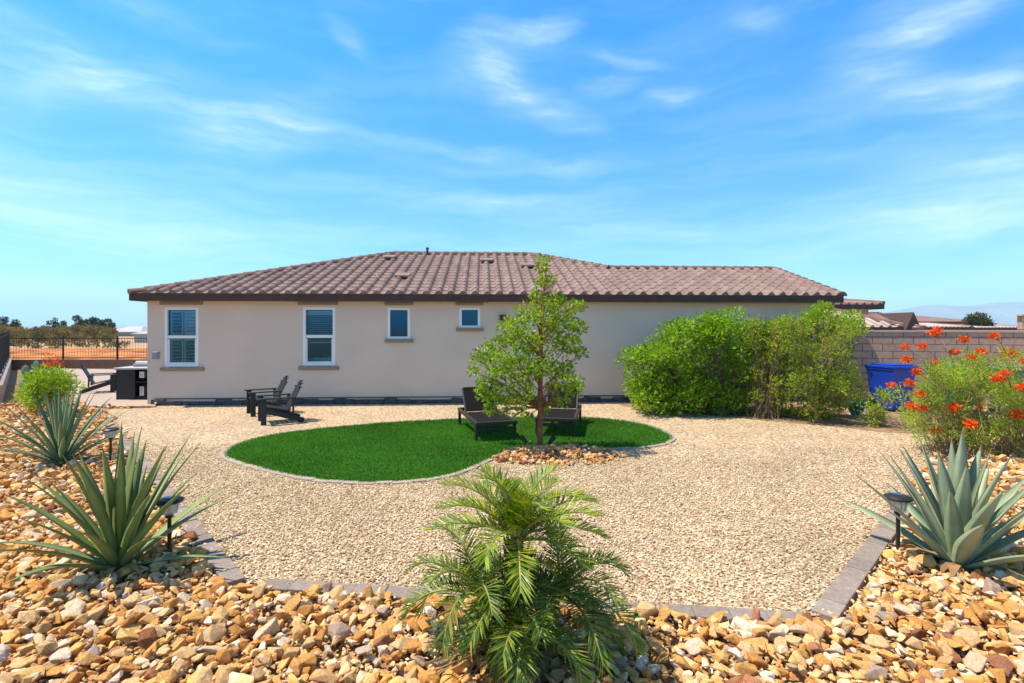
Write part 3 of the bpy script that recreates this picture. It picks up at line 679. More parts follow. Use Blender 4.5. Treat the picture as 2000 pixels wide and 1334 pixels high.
for wi, (u0, u1, z0, z1, rz, hd, sl) in enumerate(wins):
    fw = .064; yf = VW + .035
    mb = MB()
    mb.box(((u0 + u1) / 2, yf, z1 - fw / 2), (u1 - u0, .09, fw), None, .006); mb.box(((u0 + u1) / 2, yf, z0 + fw / 2), (u1 - u0, .09, fw), None, .006)
    mb.box((u0 + fw / 2, yf, (z0 + z1) / 2), (fw, .089, z1 - z0 - 2 * fw)); mb.box((u1 - fw / 2, yf, (z0 + z1) / 2), (fw, .089, z1 - z0 - 2 * fw))
    if rz:
        mb.box(((u0 + u1) / 2, yf + .01, rz), (u1 - u0 - 2 * fw, .07, .075), None, .005)
        for sx in (u0 + fw + .018, u1 - fw - .018): mb.box((sx, yf + .012, (z0 + rz) / 2), (.036, .06, rz - z0 - fw - .05))
        mb.box(((u0 + u1) / 2, yf + .012, z0 + fw + .02), (u1 - u0 - 2 * fw - .08, .06, .04))
    w = hset(mb.build('window', M['white'], house))
    mb = MB(); mb.box(((u0 + u1) / 2, VW + .05, (z0 + z1) / 2), (u1 - u0 - 2 * fw + .02, .006, z1 - z0 - 2 * fw + .02)); mb.build('pane', M['glass'], w)
    mb = MB(); mb.box(((hd[0][0] + hd[1][0]) / 2, VW - .018, hd[0][1]), (hd[1][0] - hd[0][0], .06, .075), None, .012); mb.build('head_trim', M['trim'], w)
    mb = MB(); mb.box(((sl[0][0] + sl[1][0]) / 2, VW - .028, sl[0][1]), (sl[1][0] - sl[0][0], .085, .09), None, .015); mb.build('sill', M['trim'], w)
    mb = MB()
    if wi == 0:                       # plantation shutters: closed upper leaf stands in for a pale reflection, others open
        um = (u0 + u1) / 2
        for a_, b_, za, zb_, tilt in ((u0 + .09, um - .01, rz + .05, z1 - .08, 1.52), (um + .01, u1 - .09, rz + .05, z1 - .08, .35), (u0 + .09, um - .01, z0 + .08, rz - .05, 1.42), (um + .01, u1 - .09, z0 + .08, rz - .05, 1.42)):
            for q in (a_ + .02, b_ - .02): mb.box((q, VW + .10, (za + zb_) / 2), (.03, .03, zb_ - za))
            for q in (za + .015, zb_ - .015): mb.box(((a_ + b_) / 2, VW + .10, q), (b_ - a_ - .07, .03, .03))
            z = za + .06
            while z < zb_ - .03:
                mb.box(((a_ + b_) / 2, VW + .10, z), (b_ - a_ - .07, .010, .075), Matrix.Rotation(tilt, 3, 'X')); z += .085
    elif wi == 1:
        mb.box(((u0 + u1) / 2, VW + .14, z1 - .14), (u1 - u0 - .15, .05, .12)); z = z1 - .24
        while z > z0 + .62:
            mb.box(((u0 + u1) / 2, VW + .14, z), (u1 - u0 - .16, .004, .024), Matrix.Rotation(.9, 3, 'X')); z -= .055
        mb.box(((u0 + u1) / 2, VW + .14, z), (u1 - u0 - .16, .03, .03)); mb.box(((u0 + u1) / 2, VW + .5, z0 + .12), (u1 - u0, .5, .14))
    else: mb.box(((u0 + u1) / 2, VW + .13, (z0 + z1) / 2), (u1 - u0 - .02, .01, z1 - z0 - .02))
    mb.build('blind', M['blind'] if wi < 2 else M['shade'], w)
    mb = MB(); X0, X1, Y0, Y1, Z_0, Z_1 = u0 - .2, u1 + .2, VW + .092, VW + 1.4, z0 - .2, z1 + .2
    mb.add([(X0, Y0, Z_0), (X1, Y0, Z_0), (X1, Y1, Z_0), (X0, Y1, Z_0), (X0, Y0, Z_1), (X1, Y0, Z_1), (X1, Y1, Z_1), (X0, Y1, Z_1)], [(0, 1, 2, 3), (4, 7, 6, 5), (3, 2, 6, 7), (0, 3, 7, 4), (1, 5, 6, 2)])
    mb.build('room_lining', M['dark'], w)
u_, z_ = HW(981.5, 620.5, VW); mb = MB(); mb.box((u_, VW - .05, z_), (.15, .11, .15), None, .02); mb.box((u_, VW - .10, z_ + .06), (.17, .10, .03), None, .01); hset(hpart(mb, 'wall_vent', M['bronze']))
u_, z_ = HW(305.5, 693.5, VW); mb = MB(); mb.box((u_, VW - .025, z_), (.165, .06, .19), None, .015); mb.box((u_, VW - .06, z_), (.12, .03, .14), None, .012); hset(hpart(mb, 'outlet_box', M['greybox']))

# ------------------------------------------------------------------ plants
def root_at(name, p, label, cat, group=None):
    e = empty(name, (p[0], p[1], 0)); return tag(e, label, cat, group)
def plant(name, base, label, cat, clumps, leaf, length, width, mat, barkmat, trunk_r=.03, fork=None, droop=.0, group=None, crown_name='crown', dens=1.0, up=.35, multi=1, twig=.006):
    """base: ground point; clumps: list of (world Vector, radius); stems run from the ground to the clumps"""
    e = root_at(name, base, label, cat, group); B = Vector((base[0], base[1], 0))
    mb = MB()
    if fork:
        axis = [B + Vector((random.gauss(0, .012), random.gauss(0, .012), -.05 + (fork + .05) * t / 6)) for t in range(7)]
        mb.tube(axis, [trunk_r * (1.25 - .5 * t / 6) for t in range(7)], 10)
    for c, r in clumps:
        if fork:
            hgt = max(.35 * fork, min(fork, c.z - (c.xy - B.xy).length * .9)); s = B + Vector((0, 0, hgt))
        else:
            s = B + Vector((random.gauss(0, .10 * multi), random.gauss(0, .10 * multi), -.03))
        mid = s.lerp(c, .5) + Vector((random.gauss(0, .04), random.gauss(0, .04), random.uniform(.0, .10)))
        r0 = (trunk_r * .30 if fork else trunk_r) * (.5 + r)
        mb.tube([s, s.lerp(mid, .5) + Vector((random.gauss(0, .02), random.gauss(0, .02), 0)), mid, mid.lerp(c, .55), c], [r0, r0 * .85, r0 * .65, r0 * .45, twig * .6], 5)
        for _ in range(3):
            d = Vector((random.gauss(0, 1), random.gauss(0, 1), random.gauss(.4, .7))).normalized()
            q = mid.lerp(c, random.uniform(.3, 1)); mb.tube([q, q + d * r * .5, c + d * r * .95], [twig, twig * .8, twig * .4], 4)
    o = mb.build('trunk' if fork else 'stems', barkmat); o.parent = e; o.matrix_parent_inverse = Matrix.Translation(-B)
    cs_, ds_ = [], []
    for c, r in clumps:
        n = int(leaf * (r / .3) ** 2 * dens) + 6
        d = unit(rng.normal(size=(n, 3))); rad = r * rng.uniform(.15, 1.05, n) ** .55
        p = np.array(c) + d * rad[:, None] * np.array([1, 1, .85]); p[:, 2] = np.maximum(p[:, 2], .03)
        dd = d + rng.normal(size=(n, 3)) * .7; dd[:, 2] += up - droop
        cs_.append(p); ds_.append(dd)
    o = leaves(crown_name, np.concatenate(cs_), np.concatenate(ds_), length, width, mat, e); o.matrix_parent_inverse = Matrix.Translation(-B)
    return e
def px_clumps(lst, Z, spread=1.0, copies=1):
    out = []
    for it in lst:
        px, py, r = it[:3]
        for k_ in range(copies):
            dz = random.uniform(-1, 1) * spread; rr = r * random.uniform(.75, 1.1) * (1 if k_ == 0 else .8)
            out.append((P(px + random.uniform(-.25, .25) * r * (k_ > 0), py + random.uniform(-.25, .25) * r * (k_ > 0), Z + dz), rr * Z / F))
    return out
# young tree in the turf bay
Zt = toXZ(TREE)[1]
cl = px_clumps([(1056, 502, 6), (1068, 508, 6), (1060, 524, 11), (1062, 550, 17), (1082, 545, 10), (1052, 580, 24), (1084, 592, 20), (1030, 612, 26), (1066, 620, 32), (1118, 600, 15), (1134, 596, 11), (1100, 630, 30), (1128, 640, 17),
                (1000, 645, 28), (968, 672, 22), (945, 690, 18), (1030, 668, 36), (1070, 672, 36), (1112, 676, 26), (930, 702, 13), (975, 712, 34), (1015, 718, 38), (1055, 715, 30), (1098, 722, 26),
                (955, 748, 26), (985, 765, 26), (1022, 765, 26), (1100, 748, 22), (1122, 762, 16), (998, 792, 17), (1038, 786, 16), (960, 782, 16), (1080, 760, 14), (1085, 782, 8), (958, 800, 13), (985, 806, 12), (925, 725, 12), (940, 770, 14), (1135, 690, 12), (1128, 745, 12), (1015, 806, 11), (1060, 800, 13), (1100, 786, 13), (1032, 815, 8)], Zt, .42, 2)
plant('young_tree', TREE, 'slender young tree with small bright leaves in a stone mound by the turf', 'tree', cl, 215, .072, .042, M['tree_leaf'], M['bark'], .040, 1.9, twig=.004)
# big shrubs in front of the wall, right
def blob_clumps(ells, Z, n, rmin, rmax, spread):
    out = []
    tot = sum(e[2] * e[3] for e in ells)
    for cx, cy, rx, ry in ells:
        for _ in range(max(3, int(n * rx * ry / tot))):
            t = random.uniform(0, 2 * pi); q = sqrt(random.random()) * .92
            z = Z + random.uniform(-1, 1) * spread * sqrt(max(0, 1 - q * q * .8)); r = random.uniform(rmin, rmax)
            out.append((P(cx + cos(t) * q * rx, cy + sin(t) * q * ry, z), r))
    return out
SG = 'leafy shrubs in front of the house end'
plant('leafy_shrub', G(1305, 796), 'broad bright green rounded shrub at the house end of the shrub row', 'shrub', blob_clumps([(1275, 735, 62, 62), (1330, 690, 58, 58), (1350, 760, 55, 42), (1245, 760, 35, 35), (1300, 786, 75, 16)], 11.9, 96, .09, .33, .75), 150, .095, .050, M['shrub_leaf'], M['grey_twig'], .022, multi=2.2, group=SG)
plant('leafy_shrub', G(1400, 806), 'tall dense green shrub second along the row, dark inside', 'shrub', blob_clumps([(1400, 676, 60, 60), (1440, 654, 66, 42), (1400, 755, 48, 45), (1460, 720, 45, 60), (1410, 796, 65, 16)], 12.0, 100, .09, .33, .75), 145, .095, .050, M['shrub_leaf'], M['grey_twig'], .022, multi=2.2, group=SG)
plant('leafy_shrub', G(1490, 816), 'sparser middle shrub with bare pale twigs showing through its leaves', 'shrub', blob_clumps([(1500, 662, 52, 54), (1510, 735, 55, 60), (1545, 690, 40, 55), (1535, 645, 35, 30), (1480, 785, 55, 28), (1530, 795, 40, 18)], 11.7, 118, .09, .26, .65), 125, .082, .036, M['thin_leaf'], M['twig'], .011, multi=1.4, group=SG)
plant('leafy_shrub', G(1596, 826), 'yellowish green shrub on a straight bare stem nearest the bins', 'shrub', blob_clumps([(1595, 660, 78, 50), (1610, 725, 70, 55), (1565, 770, 45, 40), (1640, 770, 40, 45), (1600, 806, 70, 16)], 11.0, 124, .07, .25, .65), 130, .08, .032, M['thin_leaf'], M['twig'], .024, .95, group=SG, twig=.005)
plant('leafy_shrub', W(8.05, 13.0), 'fresh lime green shrub rising behind the row against the corner of the house', 'shrub', blob_clumps([(1615, 625, 45, 26), (1665, 634, 45, 16), (1590, 650, 35, 28)], 13.0, 46, .14, .24, .4), 150, .085, .042, M['lime_leaf'], M['grey_twig'], .02, multi=1.5, group=SG)
plant('small_shrub', G(1716, 832), 'small low yellow green shrub standing in front of the blue bin', 'shrub', blob_clumps([(1716, 790, 30, 32), (1700, 812, 22, 18), (1735, 770, 16, 18)], 10.3, 30, .08, .15, .25), 120, .06, .026, M['lime_leaf'], M['twig'], .010, multi=1)
# bird-of-paradise bushes with flower heads
def flower_bush(base, label, ells, Zc, flowers, n):
    e = plant('flowering_shrub', base, label, 'shrub', blob_clumps(ells, Zc, n, .10, .20, .55), 260, .055, .017, M['feather_leaf'], M['twig'], .009, multi=2.0, crown_name='foliage', twig=.003)
    B = Vector((base[0], base[1], 0))
    for px, py, r in flowers:
        c = P(px, py, Zc - random.uniform(.3, .75) if py > 720 else Zc + random.uniform(-.35, .25)); R = r * Zc / F * random.uniform(.66, .84); k_ = 80
        low = c.lerp(Vector((B.x, B.y, max(.15, c.z - .5))), .5); st = MB(); st.tube([low, c.lerp(low, .5) + Vector((.02, 0, 0)), c], [.006, .005, .004], 5)
        d = unit(rng.normal(size=(k_, 3)) + np.array([0, 0, .25])); p = np.array(c) + d * (R * rng.uniform(.1, .80, k_))[:, None] * np.array([1, 1, .7])
        f = leaves('flower_head', p, d + rng.normal(size=(k_, 3)) * .4, R * .50, R * .34, M['petal'], e, fold=.4); f.matrix_parent_inverse = Matrix.Translation(-B); st.build('stalk', M['twig'], f)
flower_bush(G(1872, 890), 'feathery flowering shrub with many orange red heads in front of the bins',
            [(1850, 765, 70, 42), (1830, 830, 62, 42), (1885, 840, 60, 45), (1900, 760, 40, 35), (1795, 790, 36, 40), (1835, 738, 42, 26), (1905, 728, 40, 22), (1865, 708, 70, 14)], 8.2,
            [(1768, 678, 12), (1801, 676, 13), (1827, 649, 16), (1883, 663, 15), (1864, 688, 14), (1899, 699, 13), (1915, 688, 14), (1770, 703, 13), (1828, 708, 13), (1789, 726, 12), (1776, 748, 14), (1799, 771, 12), (1780, 793, 14), (1803, 798, 13), (1864, 796, 16), (1895, 827, 16), (1826, 841, 13), (1741, 752, 11), (1915, 795, 10)], 135)
flower_bush(G(1988, 896), 'feathery flowering shrub beside the right edge, behind the blue agave',
            [(1965, 800, 50, 55), (1945, 860, 50, 40), (2010, 830, 50, 60), (1985, 755, 35, 35), (1940, 735, 30, 25), (1960, 706, 30, 16)], 7.9,
            [(1943, 657, 15), (1970, 689, 18), (1949, 740, 16), (1962, 729, 13), (1998, 704, 13), (1998, 757, 15), (1987, 810, 18), (2020, 770, 15)], 95)

def f_tip(rs): return rs.random() < .6
def agave(base, label, n, L, wid, mat, arch, tilt0, name='agave', seed=1, low=None, rw=.07, cat='agave'):
    rs = random.Random(seed); e = root_at(name, base, label, cat); mb = MB()
    for i in range(n):
        f = i / (n - 1); az = i * 2.399963 + rs.uniform(-.25, .25)
        el = radians(tilt0 + (79 - tilt0) * f ** .62 + rs.uniform(-5, 5)); l = L * rs.uniform(.82, 1.06) * (.88 + .12 * f); w = wid * rs.uniform(.85, 1.1)
        d = Vector((cos(az), sin(az), 0)); side = Vector((-sin(az), cos(az), 0)); K = 16; p = d * rw * (1.1 - f) + Vector((0, 0, .02 + .10 * f)); a_ = el; ring = []
        bend = arch * (1.15 - f) * rs.uniform(.6, 1.3); tw = rs.uniform(-.25, .25)
        for k_ in range(K + 1):
            t = k_ / K; dirv = d * cos(a_) + Vector((0, 0, sin(a_))); nrm = -d * sin(a_) + Vector((0, 0, cos(a_)))
            sd = side * cos(tw * t) + nrm * sin(tw * t)
            ww = w * (.62 + .38 * sin(min(1, t / .42) * pi / 2)) * (1 - max(0, (t - .35) / .65) ** 1.5); ww = max(ww, .002); th = .012 * (1 - t) + .003
            ring.append((p - sd * ww / 2 + nrm * ww * .17, p - nrm * th, p + sd * ww / 2 + nrm * ww * .17, p + nrm * (th * .15)))
            p = p + dirv * (l / K); a_ -= bend / K * (.4 + 1.2 * t)
        vs = [q for r in ring for q in r]; fs = []
        for k_ in range(K):
            for j in range(4): a0 = k_ * 4 + j; b0_ = k_ * 4 + (j + 1) % 4; fs.append((a0, b0_, b0_ + 4, a0 + 4))
        mb.add(vs, fs); mb.mi[-4:] = [1 if f_tip(rs) else 0] * 4
    for i in range(7):                    # withered leaves round the foot
        az = rs.uniform(0, 2 * pi); d = Vector((cos(az), sin(az), 0)); sd = Vector((-sin(az), cos(az), 0)); l = L * rs.uniform(.25, .45); w = wid * .6
        p0, p1, p2 = d * rw * .8 + Vector((0, 0, .05)), d * (rw + l * .5) + Vector((0, 0, .10)), d * (rw + l) + Vector((0, 0, .045))
        mb.add([p0 - sd * w * .5, p1 - sd * w * .45, p2, p1 + sd * w * .45, p0 + sd * w * .5], [(0, 1, 3, 4), (1, 2, 3)], 1)
    mb.build('leaf_rosette', [mat, M['palm_dry']], e, True)
    m2 = MB(); m2.lathe((0, 0, -.04), [(rw * 1.1, 0), (rw * 1.25, .05), (rw * 1.0, .11), (rw * .6, .18), (rw * .2, .22)], 14); m2.build('stem_base', M['agave_base'], e)
    return e
agave(G(232, 1112), 'narrow leaved grey green agave beside the left path light in front', 38, 1.06, .096, M['agave_green'], .48, 18, seed=4)
agave(G(120, 906), 'narrow leaved blue green agave farther back on the left, below the lime shrub', 48, 1.12, .066, M['agave_teal'], .45, 16, seed=9)
agave(G(1868, 1106), 'broad leaved blue grey agave in the rock bed on the right', 30, 1.02, .145, M['agave_blue'], .24, 24, seed=23, rw=.09)

# palm
PB = W(.03, 3.05); palm = root_at('small_palm', PB, 'small feathery palm with arching fronds in the middle of the front bed', 'palm')
def frond(mb_l, mb_r, start, az, el, L, arch, rs, nl=34, ll=.15):
    d = Vector((cos(az), sin(az), 0)); side = Vector((-sin(az), cos(az), 0)); p = start.copy(); a_ = el; K = 14; pts = []; frames = []
    for k_ in range(K + 1):
        pts.append(p.copy()); frames.append((d * cos(a_) + Vector((0, 0, sin(a_))), -d * sin(a_) + Vector((0, 0, cos(a_)))))
        p = p + frames[-1][0] * (L / K); a_ -= arch / K * (.35 + 1.3 * k_ / K)
    mb_r.tube(pts, [.010 * (1 - .85 * k_ / K) + .001 for k_ in range(K + 1)], 5)
    for i in range(nl):
        t = .14 + .86 * (i + rs.uniform(-.3, .3)) / nl; t = min(.999, max(.1, t)); q = t * K; k_ = int(q); fr = q - k_
        c = pts[k_].lerp(pts[min(K, k_ + 1)], fr); dv, nv = frames[k_]
        l = ll * (.55 + .45 * sin(pi * min(1, t * 1.05)) ** .6) * rs.uniform(.85, 1.15)
        for s in (-1, 1):
            ang = radians(68 - 40 * t + rs.uniform(-8, 8)); lift = rs.uniform(.25, .75)
            dr = (dv * cos(ang) + side * s * sin(ang) + nv * lift * sin(ang)).normalized(); wv = dv.cross(dr).normalized().cross(dr).normalized() * .0046
            m1 = c + dr * l * .5; tp = c + dr * l + Vector((0, 0, -l * rs.uniform(.03, .20)))
            mb_l.add([c - wv * .5, m1 - wv + Vector((0, 0, -.004)), tp, m1 + wv + Vector((0, 0, -.004)), c + wv * .5], [(0, 1, 3, 4), (1, 2, 3)])
rs = random.Random(5)
def palm_head(c, n, L, el0, el1, arch, nl, ll, azs=None, dark=False):
    a_, b_ = MB(), MB()
    for i in range(n):
        f = i / max(1, n - 1); az = i * 2.399963 + rs.uniform(-.3, .3) if azs is None else azs[i]
        frond(a_, b_, c + Vector((rs.gauss(0, .015), rs.gauss(0, .015), rs.uniform(-.03, .03))), az, radians(el0 + (el1 - el0) * f + rs.uniform(-6, 6)), L * rs.uniform(.8, 1.12), arch * rs.uniform(.75, 1.25), rs, nl, ll)
    o = a_.build('frond_head', M['palm_leaf_dark'] if dark else M['palm_leaf'], palm); b_.build('frond_ribs', M['palm_rib'], o)
palm_head(Vector((0, 0, .72)), 24, .50, 10, 84, 1.2, 42, .15)
palm_head(Vector((-.23, .02, .40)), 15, .52, -5, 72, 1.9, 40, .145, dark=True)
palm_head(Vector((.27, .05, .36)), 15, .53, -5, 72, 1.9, 40, .145, dark=True)
palm_head(Vector((.02, -.18, .28)), 13, .44, 0, 75, 2.1, 40, .145, dark=True)
palm_head(Vector((.0, .0, .46)), 9, .50, -35, 10, 1.0, 40, .145, dark=True)
mb = MB()
mb.tube([(0, 0, -.08), (0, .0, .2), (.0, 0, .5), (0, 0, .76)], [.085, .07, .05, .03], 12)
for c in ((-.20, .02, .42), (.24, .05, .40), (.02, -.16, .30)): mb.tube([(c[0] * .3, c[1] * .3, -.06), (c[0] * .8, c[1] * .8, c[2] * .5), c], [.055, .048, .03], 10)
for i in range(60):                        # old leaf bases
    t = rs.uniform(0, 2 * pi); z = rs.uniform(.05, .68); r = .075 - .055 * z; d = Vector((cos(t), sin(t), 0))
    mb.tube([d * r + Vector((0, 0, z)), d * (r + .03) + Vector((0, 0, z + .04)), d * (r + .045) + Vector((0, 0, z + .09))], [.014, .011, .004], 5)
mb.build('trunk', M['palm_trunk'], palm)
k_ = 260; t = rng.uniform(0, 2 * pi, k_); r = rng.uniform(.03, .45, k_)
leaves('dry_leaflets', np.stack([np.cos(t) * r, np.sin(t) * r, rng.uniform(.05, .16, k_)], 1), np.stack([np.cos(t), np.sin(t), rng.uniform(-.6, .2, k_)], 1), .14, .012, M['palm_dry'], palm)

# lime shrub, cactus and a flowering stalk at far left
plant('lime_shrub', G(102, 800), 'bright lime green leafy shrub behind the blue green agave on the left', 'shrub', blob_clumps([(97, 745, 46, 26), (76, 770, 30, 24), (124, 758, 24, 20)], 11.6, 50, .12, .22, .4), 130, .12, .03, M['lime_leaf'], M['twig'], .012, multi=2)
plant('red_flower_plant', W(-10.8, 12.6), 'thin plant with orange blossoms rising behind the lime green shrub', 'plant', blob_clumps([(98, 702, 18, 16), (112, 706, 12, 10)], 12.6, 9, .08, .13, .2), 90, .07, .03, M['petal'], M['twig'], .010, multi=1, crown_name='blossoms')
e = root_at('pad_cactus', W(-12.15, 13.2), 'blue green pad cactus standing behind the lime green shrub', 'cactus'); e.scale = (.72, .72, .86)
for i, (x, z, r, ry) in enumerate(((0, .30, .20, .26), (.05, .74, .20, .25), (-.18, .98, .15, .19), (.14, 1.10, .16, .20), (-.22, .55, .15, .2), (.26, .8, .13, .18))):
    bm = bmesh.new(); bmesh.ops.create_uvsphere(bm, u_segments=18, v_segments=12, radius=1)
    bmesh.ops.transform(bm, matrix=Matrix.Translation((x, .03 * (i % 2), z)) @ Matrix.Rotation(radians(i * 37 % 50 - 25), 4, 'Z') @ Matrix.Rotation(x, 4, 'Y') @ Matrix.Diagonal((r, .045, ry, 1)), verts=bm.verts)
    me = bpy.data.meshes.new('pad'); bm.to_mesh(me); bm.free(); me.materials.append(M['cactus']); me.polygons.foreach_set('use_smooth', [True] * len(me.polygons)); link('pad', me, e)

# ------------------------------------------------------------------ furniture
def adirondack():
    r = empty('adirondack_chair')                     # faces local -Y, seat centre at origin
    mb = MB()
    for i in range(5):
        t = i / 4; mb.box((0, -.27 + .11 * i, .385 - .105 * t), (.52, .098, .022), Matrix.Rotation(-.24, 3, 'X'), .005)
    mb.build('seat', M['black_resin'], r)
    mb = MB(); b0, ang = Vector((0, .20, .26)), radians(26)
    for i in range(5):
        x = (i - 2) * .105; l = .70 - .05 * abs(i - 2) ** 1.5; sp_x = (i - 2) * .014
        u = Vector((sp_x, sin(ang), cos(ang))); a_ = b0 + Vector((x, 0, 0)); mb.beam(a_, a_ + u * l, .094, .022, (0, -1, .4), .008)
        mb.lathe(tuple(a_ + u * l), [(.002, -.012), (.044, -.01), (.044, .01), (.002, .012)], 10)
    mb.box((0, .315, .50), (.56, .03, .07), Matrix.Rotation(-ang, 3, 'X'), .006)
    mb.build('backrest', M['black_resin'], r)
    for s in (-1, 1):
        mb = MB(); mb.box((s * .325, -.02, .565), (.13, .70, .025), None, .008); mb.box((s * .325, -.37, .565), (.15, .06, .024), None, .01); mb.build('armrest', M['black_resin'], r)
        mb = MB(); mb.box((s * .295, -.30, .275), (.03, .11, .55), None, .006); mb.build('front_leg', M['black_resin'], r)
        mb = MB(); mb.beam((s * .262, -.33, .33), (s * .262, .52, .03), .03, .11, (0, 0, 1), .006); mb.beam((s * .325, .28, .55), (s * .28, .30, .20), .03, .07); mb.build('rear_leg', M['black_resin'], r)
    return r
ac = adirondack()
def put(o, p, rz, label, cat, group=None, z=0.0): o.location = (p[0], p[1], z); o.rotation_euler = (0, 0, rz); return tag(o, label, cat, group)
AG = 'black adirondack chairs on the gravel'
ac.scale = (.93,) * 3
put(ac, G(541, 824), radians(-62), 'black slatted adirondack chair nearer the turf, the front one of the pair', 'chair', AG)
put(copy_tree(ac), G(517, 808), radians(-58), 'black slatted adirondack chair nearer the house wall, behind its twin', 'chair', AG)
put(copy_tree(ac), W(-12.25, 15.6), radians(118), 'black slatted chair on the patio between the lime shrub and the dark bar', 'chair', z=.035)

def lounger():
    r = empty('sun_lounger')                          # foot end at -Y
    L_, Wd, hs = 1.75, .68, .30
    mb = MB()
    for s in (-1, 1): mb.box((s * (Wd / 2), 0, hs), (.055, L_, .065), None, .012)
    mb.box((0, -L_ / 2 + .03, hs), (Wd - .055, .06, .064), None, .012); mb.box((0, L_ / 2 - .03, hs), (Wd - .055, .06, .064), None, .012)
    mb.build('frame', M['lounge_frame'], r)
    mb = MB(); mb.box((0, -L_ / 2 + .62, hs + .012), (Wd - .07, 1.12, .022), None, .006); mb.build('seat', M['sling'], r)
    mb = MB(); a0 = Vector((0, .32, hs + .03)); u = Vector((0, cos(radians(50)), sin(radians(50))))
    mb.beam(a0, a0 + u * .50, Wd - .09, .02, (0, -1, 1), .006)
    b = mb.build('backrest', M['sling'], r)
    mb = MB()
    for s in (-1, 1): mb.beam(a0 + Vector((s * (Wd / 2 - .035), 0, 0)), a0 + u * .53 + Vector((s * (Wd / 2 - .035), 0, 0)), .035, .04, (0, -1, 1), .008)
    mb.beam(a0 + u * .53 + Vector((-Wd / 2 + .05, 0, 0)), a0 + u * .53 + Vector((Wd / 2 - .05, 0, 0)), .035, .04); mb.build('back_frame', M['lounge_frame'], b)
    mb = MB(); mb.beam(a0 + u * .34 + Vector((0, .02, -.01)), (0, .80, hs), .5, .02); mb.build('back_support', M['lounge_frame'], r)
    for sx in (-1, 1):
        for sy in (-1, 1): mb = MB(); mb.box((sx * (Wd / 2), sy * (L_ / 2 - .10), (hs - .03) / 2), (.05, .075, hs - .03), None, .008); mb.build('leg', M['lounge_frame'], r)
    for z in (.20,): mb = MB(); mb.box((0, -L_ / 2 + .06, z), (Wd - .05, .03, .05), None, .006); mb.build('stretcher', M['lounge_frame'], r)
    return r
lg = lounger(); LG = 'dark sun loungers on the artificial grass'
put(lg, W(-.50, 9.75), radians(13), 'dark lounger left of the tree trunk with its back raised', 'sun lounger', LG, .018)
put(copy_tree(lg), W(.93, 10.1), radians(-14), 'dark lounger right of the tree trunk with its back raised', 'sun lounger', LG, .018)

# path lights
def path_light():
    r = empty('path_light')
    mb = MB(); mb.lathe((0, 0, -.06), [(.004, 0), (.014, .05), (.014, .36), (.026, .37), (.026, .39)], 12); mb.build('stake', M['lamp_black'], r)
    mb = MB(); mb.lathe((0, 0, .33), [(.034, 0), (.054, .01), (.070, .10), (.067, .10), (.050, .014)], 20); mb.build('lens', M['lens'], r, True)
    mb = MB()
    mb.lathe((0, 0, .425), [(.092, 0), (.095, .012), (.075, .026), (.05, .032)], 24)
    for i in range(4): t = i * pi / 2 + .4; mb.tube([(cos(t) * .045, sin(t) * .045, .335), (cos(t) * .059, sin(t) * .059, .43)], .004, 5)
    cap = mb.build('cap', M['lamp_black'], r); mb = MB(); mb.box((0, 0, .459), (.055, .055, .006)); mb.build('solar_panel', M['solar'], cap)
    return r
pl = path_light()
put(pl, G(331, 1090), 0, 'black solar path light beside the front left agave', 'path light', 'solar path lights')
put(copy_tree(pl), G(216, 905), .5, 'black solar path light half hidden behind the left agaves', 'path light', 'solar path lights')
put(copy_tree(pl), G(1754, 1082), .9, 'black solar path light beside the broad blue agave', 'path light', 'solar path lights')
pl2 = [o for o in bpy.data.objects if o.name.startswith('path_light')]
for o in pl2: o.scale = (1.12,) * 3
# spotlights at the foot of the tree
def spotlight():
    r = empty('garden_spotlight')
    mb = MB(); mb.tube([(0, 0, -.06), (0, 0, .12)], .009, 8); mb.build('stake', M['lamp_black'], r)
    mb = MB(); mb.tube([(0, -.05, .13), (0, .0, .16), (0, .05, .20), (0, .058, .205)], [.022, .032, .042, .046], 14); mb.build('head', M['lamp_black'], r); return r
sl_ = spotlight(); put(sl_, W(.20, 8.30), 1.0, 'small black spotlight left of the tree trunk in the stone mound', 'spotlight', 'spotlights under the tree')
put(copy_tree(sl_), W(.62, 8.28), -.9, 'small black spotlight right of the tree trunk in the stone mound', 'spotlight', 'spotlights under the tree')

# patio bar
bp_ = G(248, 783); bar = empty('patio_bar', (bp_.x, bp_.y, .035), radians(0)); tag(bar, 'dark outdoor bar cabinet with pale counter at the house corner', 'outdoor bar')
mb = MB(); mb.box((-.26, .55, .40), (.04, 1.1, .80), None, .006); mb.box((-.02, .02, .40), (.44, .04, .80), None, .006); mb.box((.44, 1.06, .40), (1.36, .04, .80)); mb.box((.44, .55, .05), (1.34, 1.0, .06)); mb.build('cabinet', M['black_resin'], bar)
mb = MB(); mb.box((.42, .55, .825), (1.50, 1.2, .045), None, .008); mb.build('countertop', M['counter'], bar)
mb = MB()
for x, z, w, h in ((.36, .66, .14, .18), (.36, .22, .12, .26), (.62, .58, .20, .14), (.66, .74, .14, .06)): mb.box((x, .10, z), (w, .16, h), None, .02)
mb.build('bar_shelf_goods', M['steel'], bar)
mb = MB(); mb.box((.44, .45, .42), (.72, .03, .74)); mb.box((.50, .2, .46), (.64, .4, .02)); mb.box((.78, .06, .40), (.06, .06, .78)); mb.build('shelf', M['black_resin'], bar)
gr = empty('tabletop_grill', (bp_.x + .1, bp_.y + .55, .883)); tag(gr, 'grey domed grill standing on the pale bar counter', 'grill')
mb = MB(); mb.box((0, 0, .04), (.42, .32, .08), None, .02); mb.build('body', M['greybox'], gr)
mb = MB(); mb.tube([(-.2, 0, .075), (.2, 0, .075)], .075, 14); mb.build('lid', M['counter'], gr)

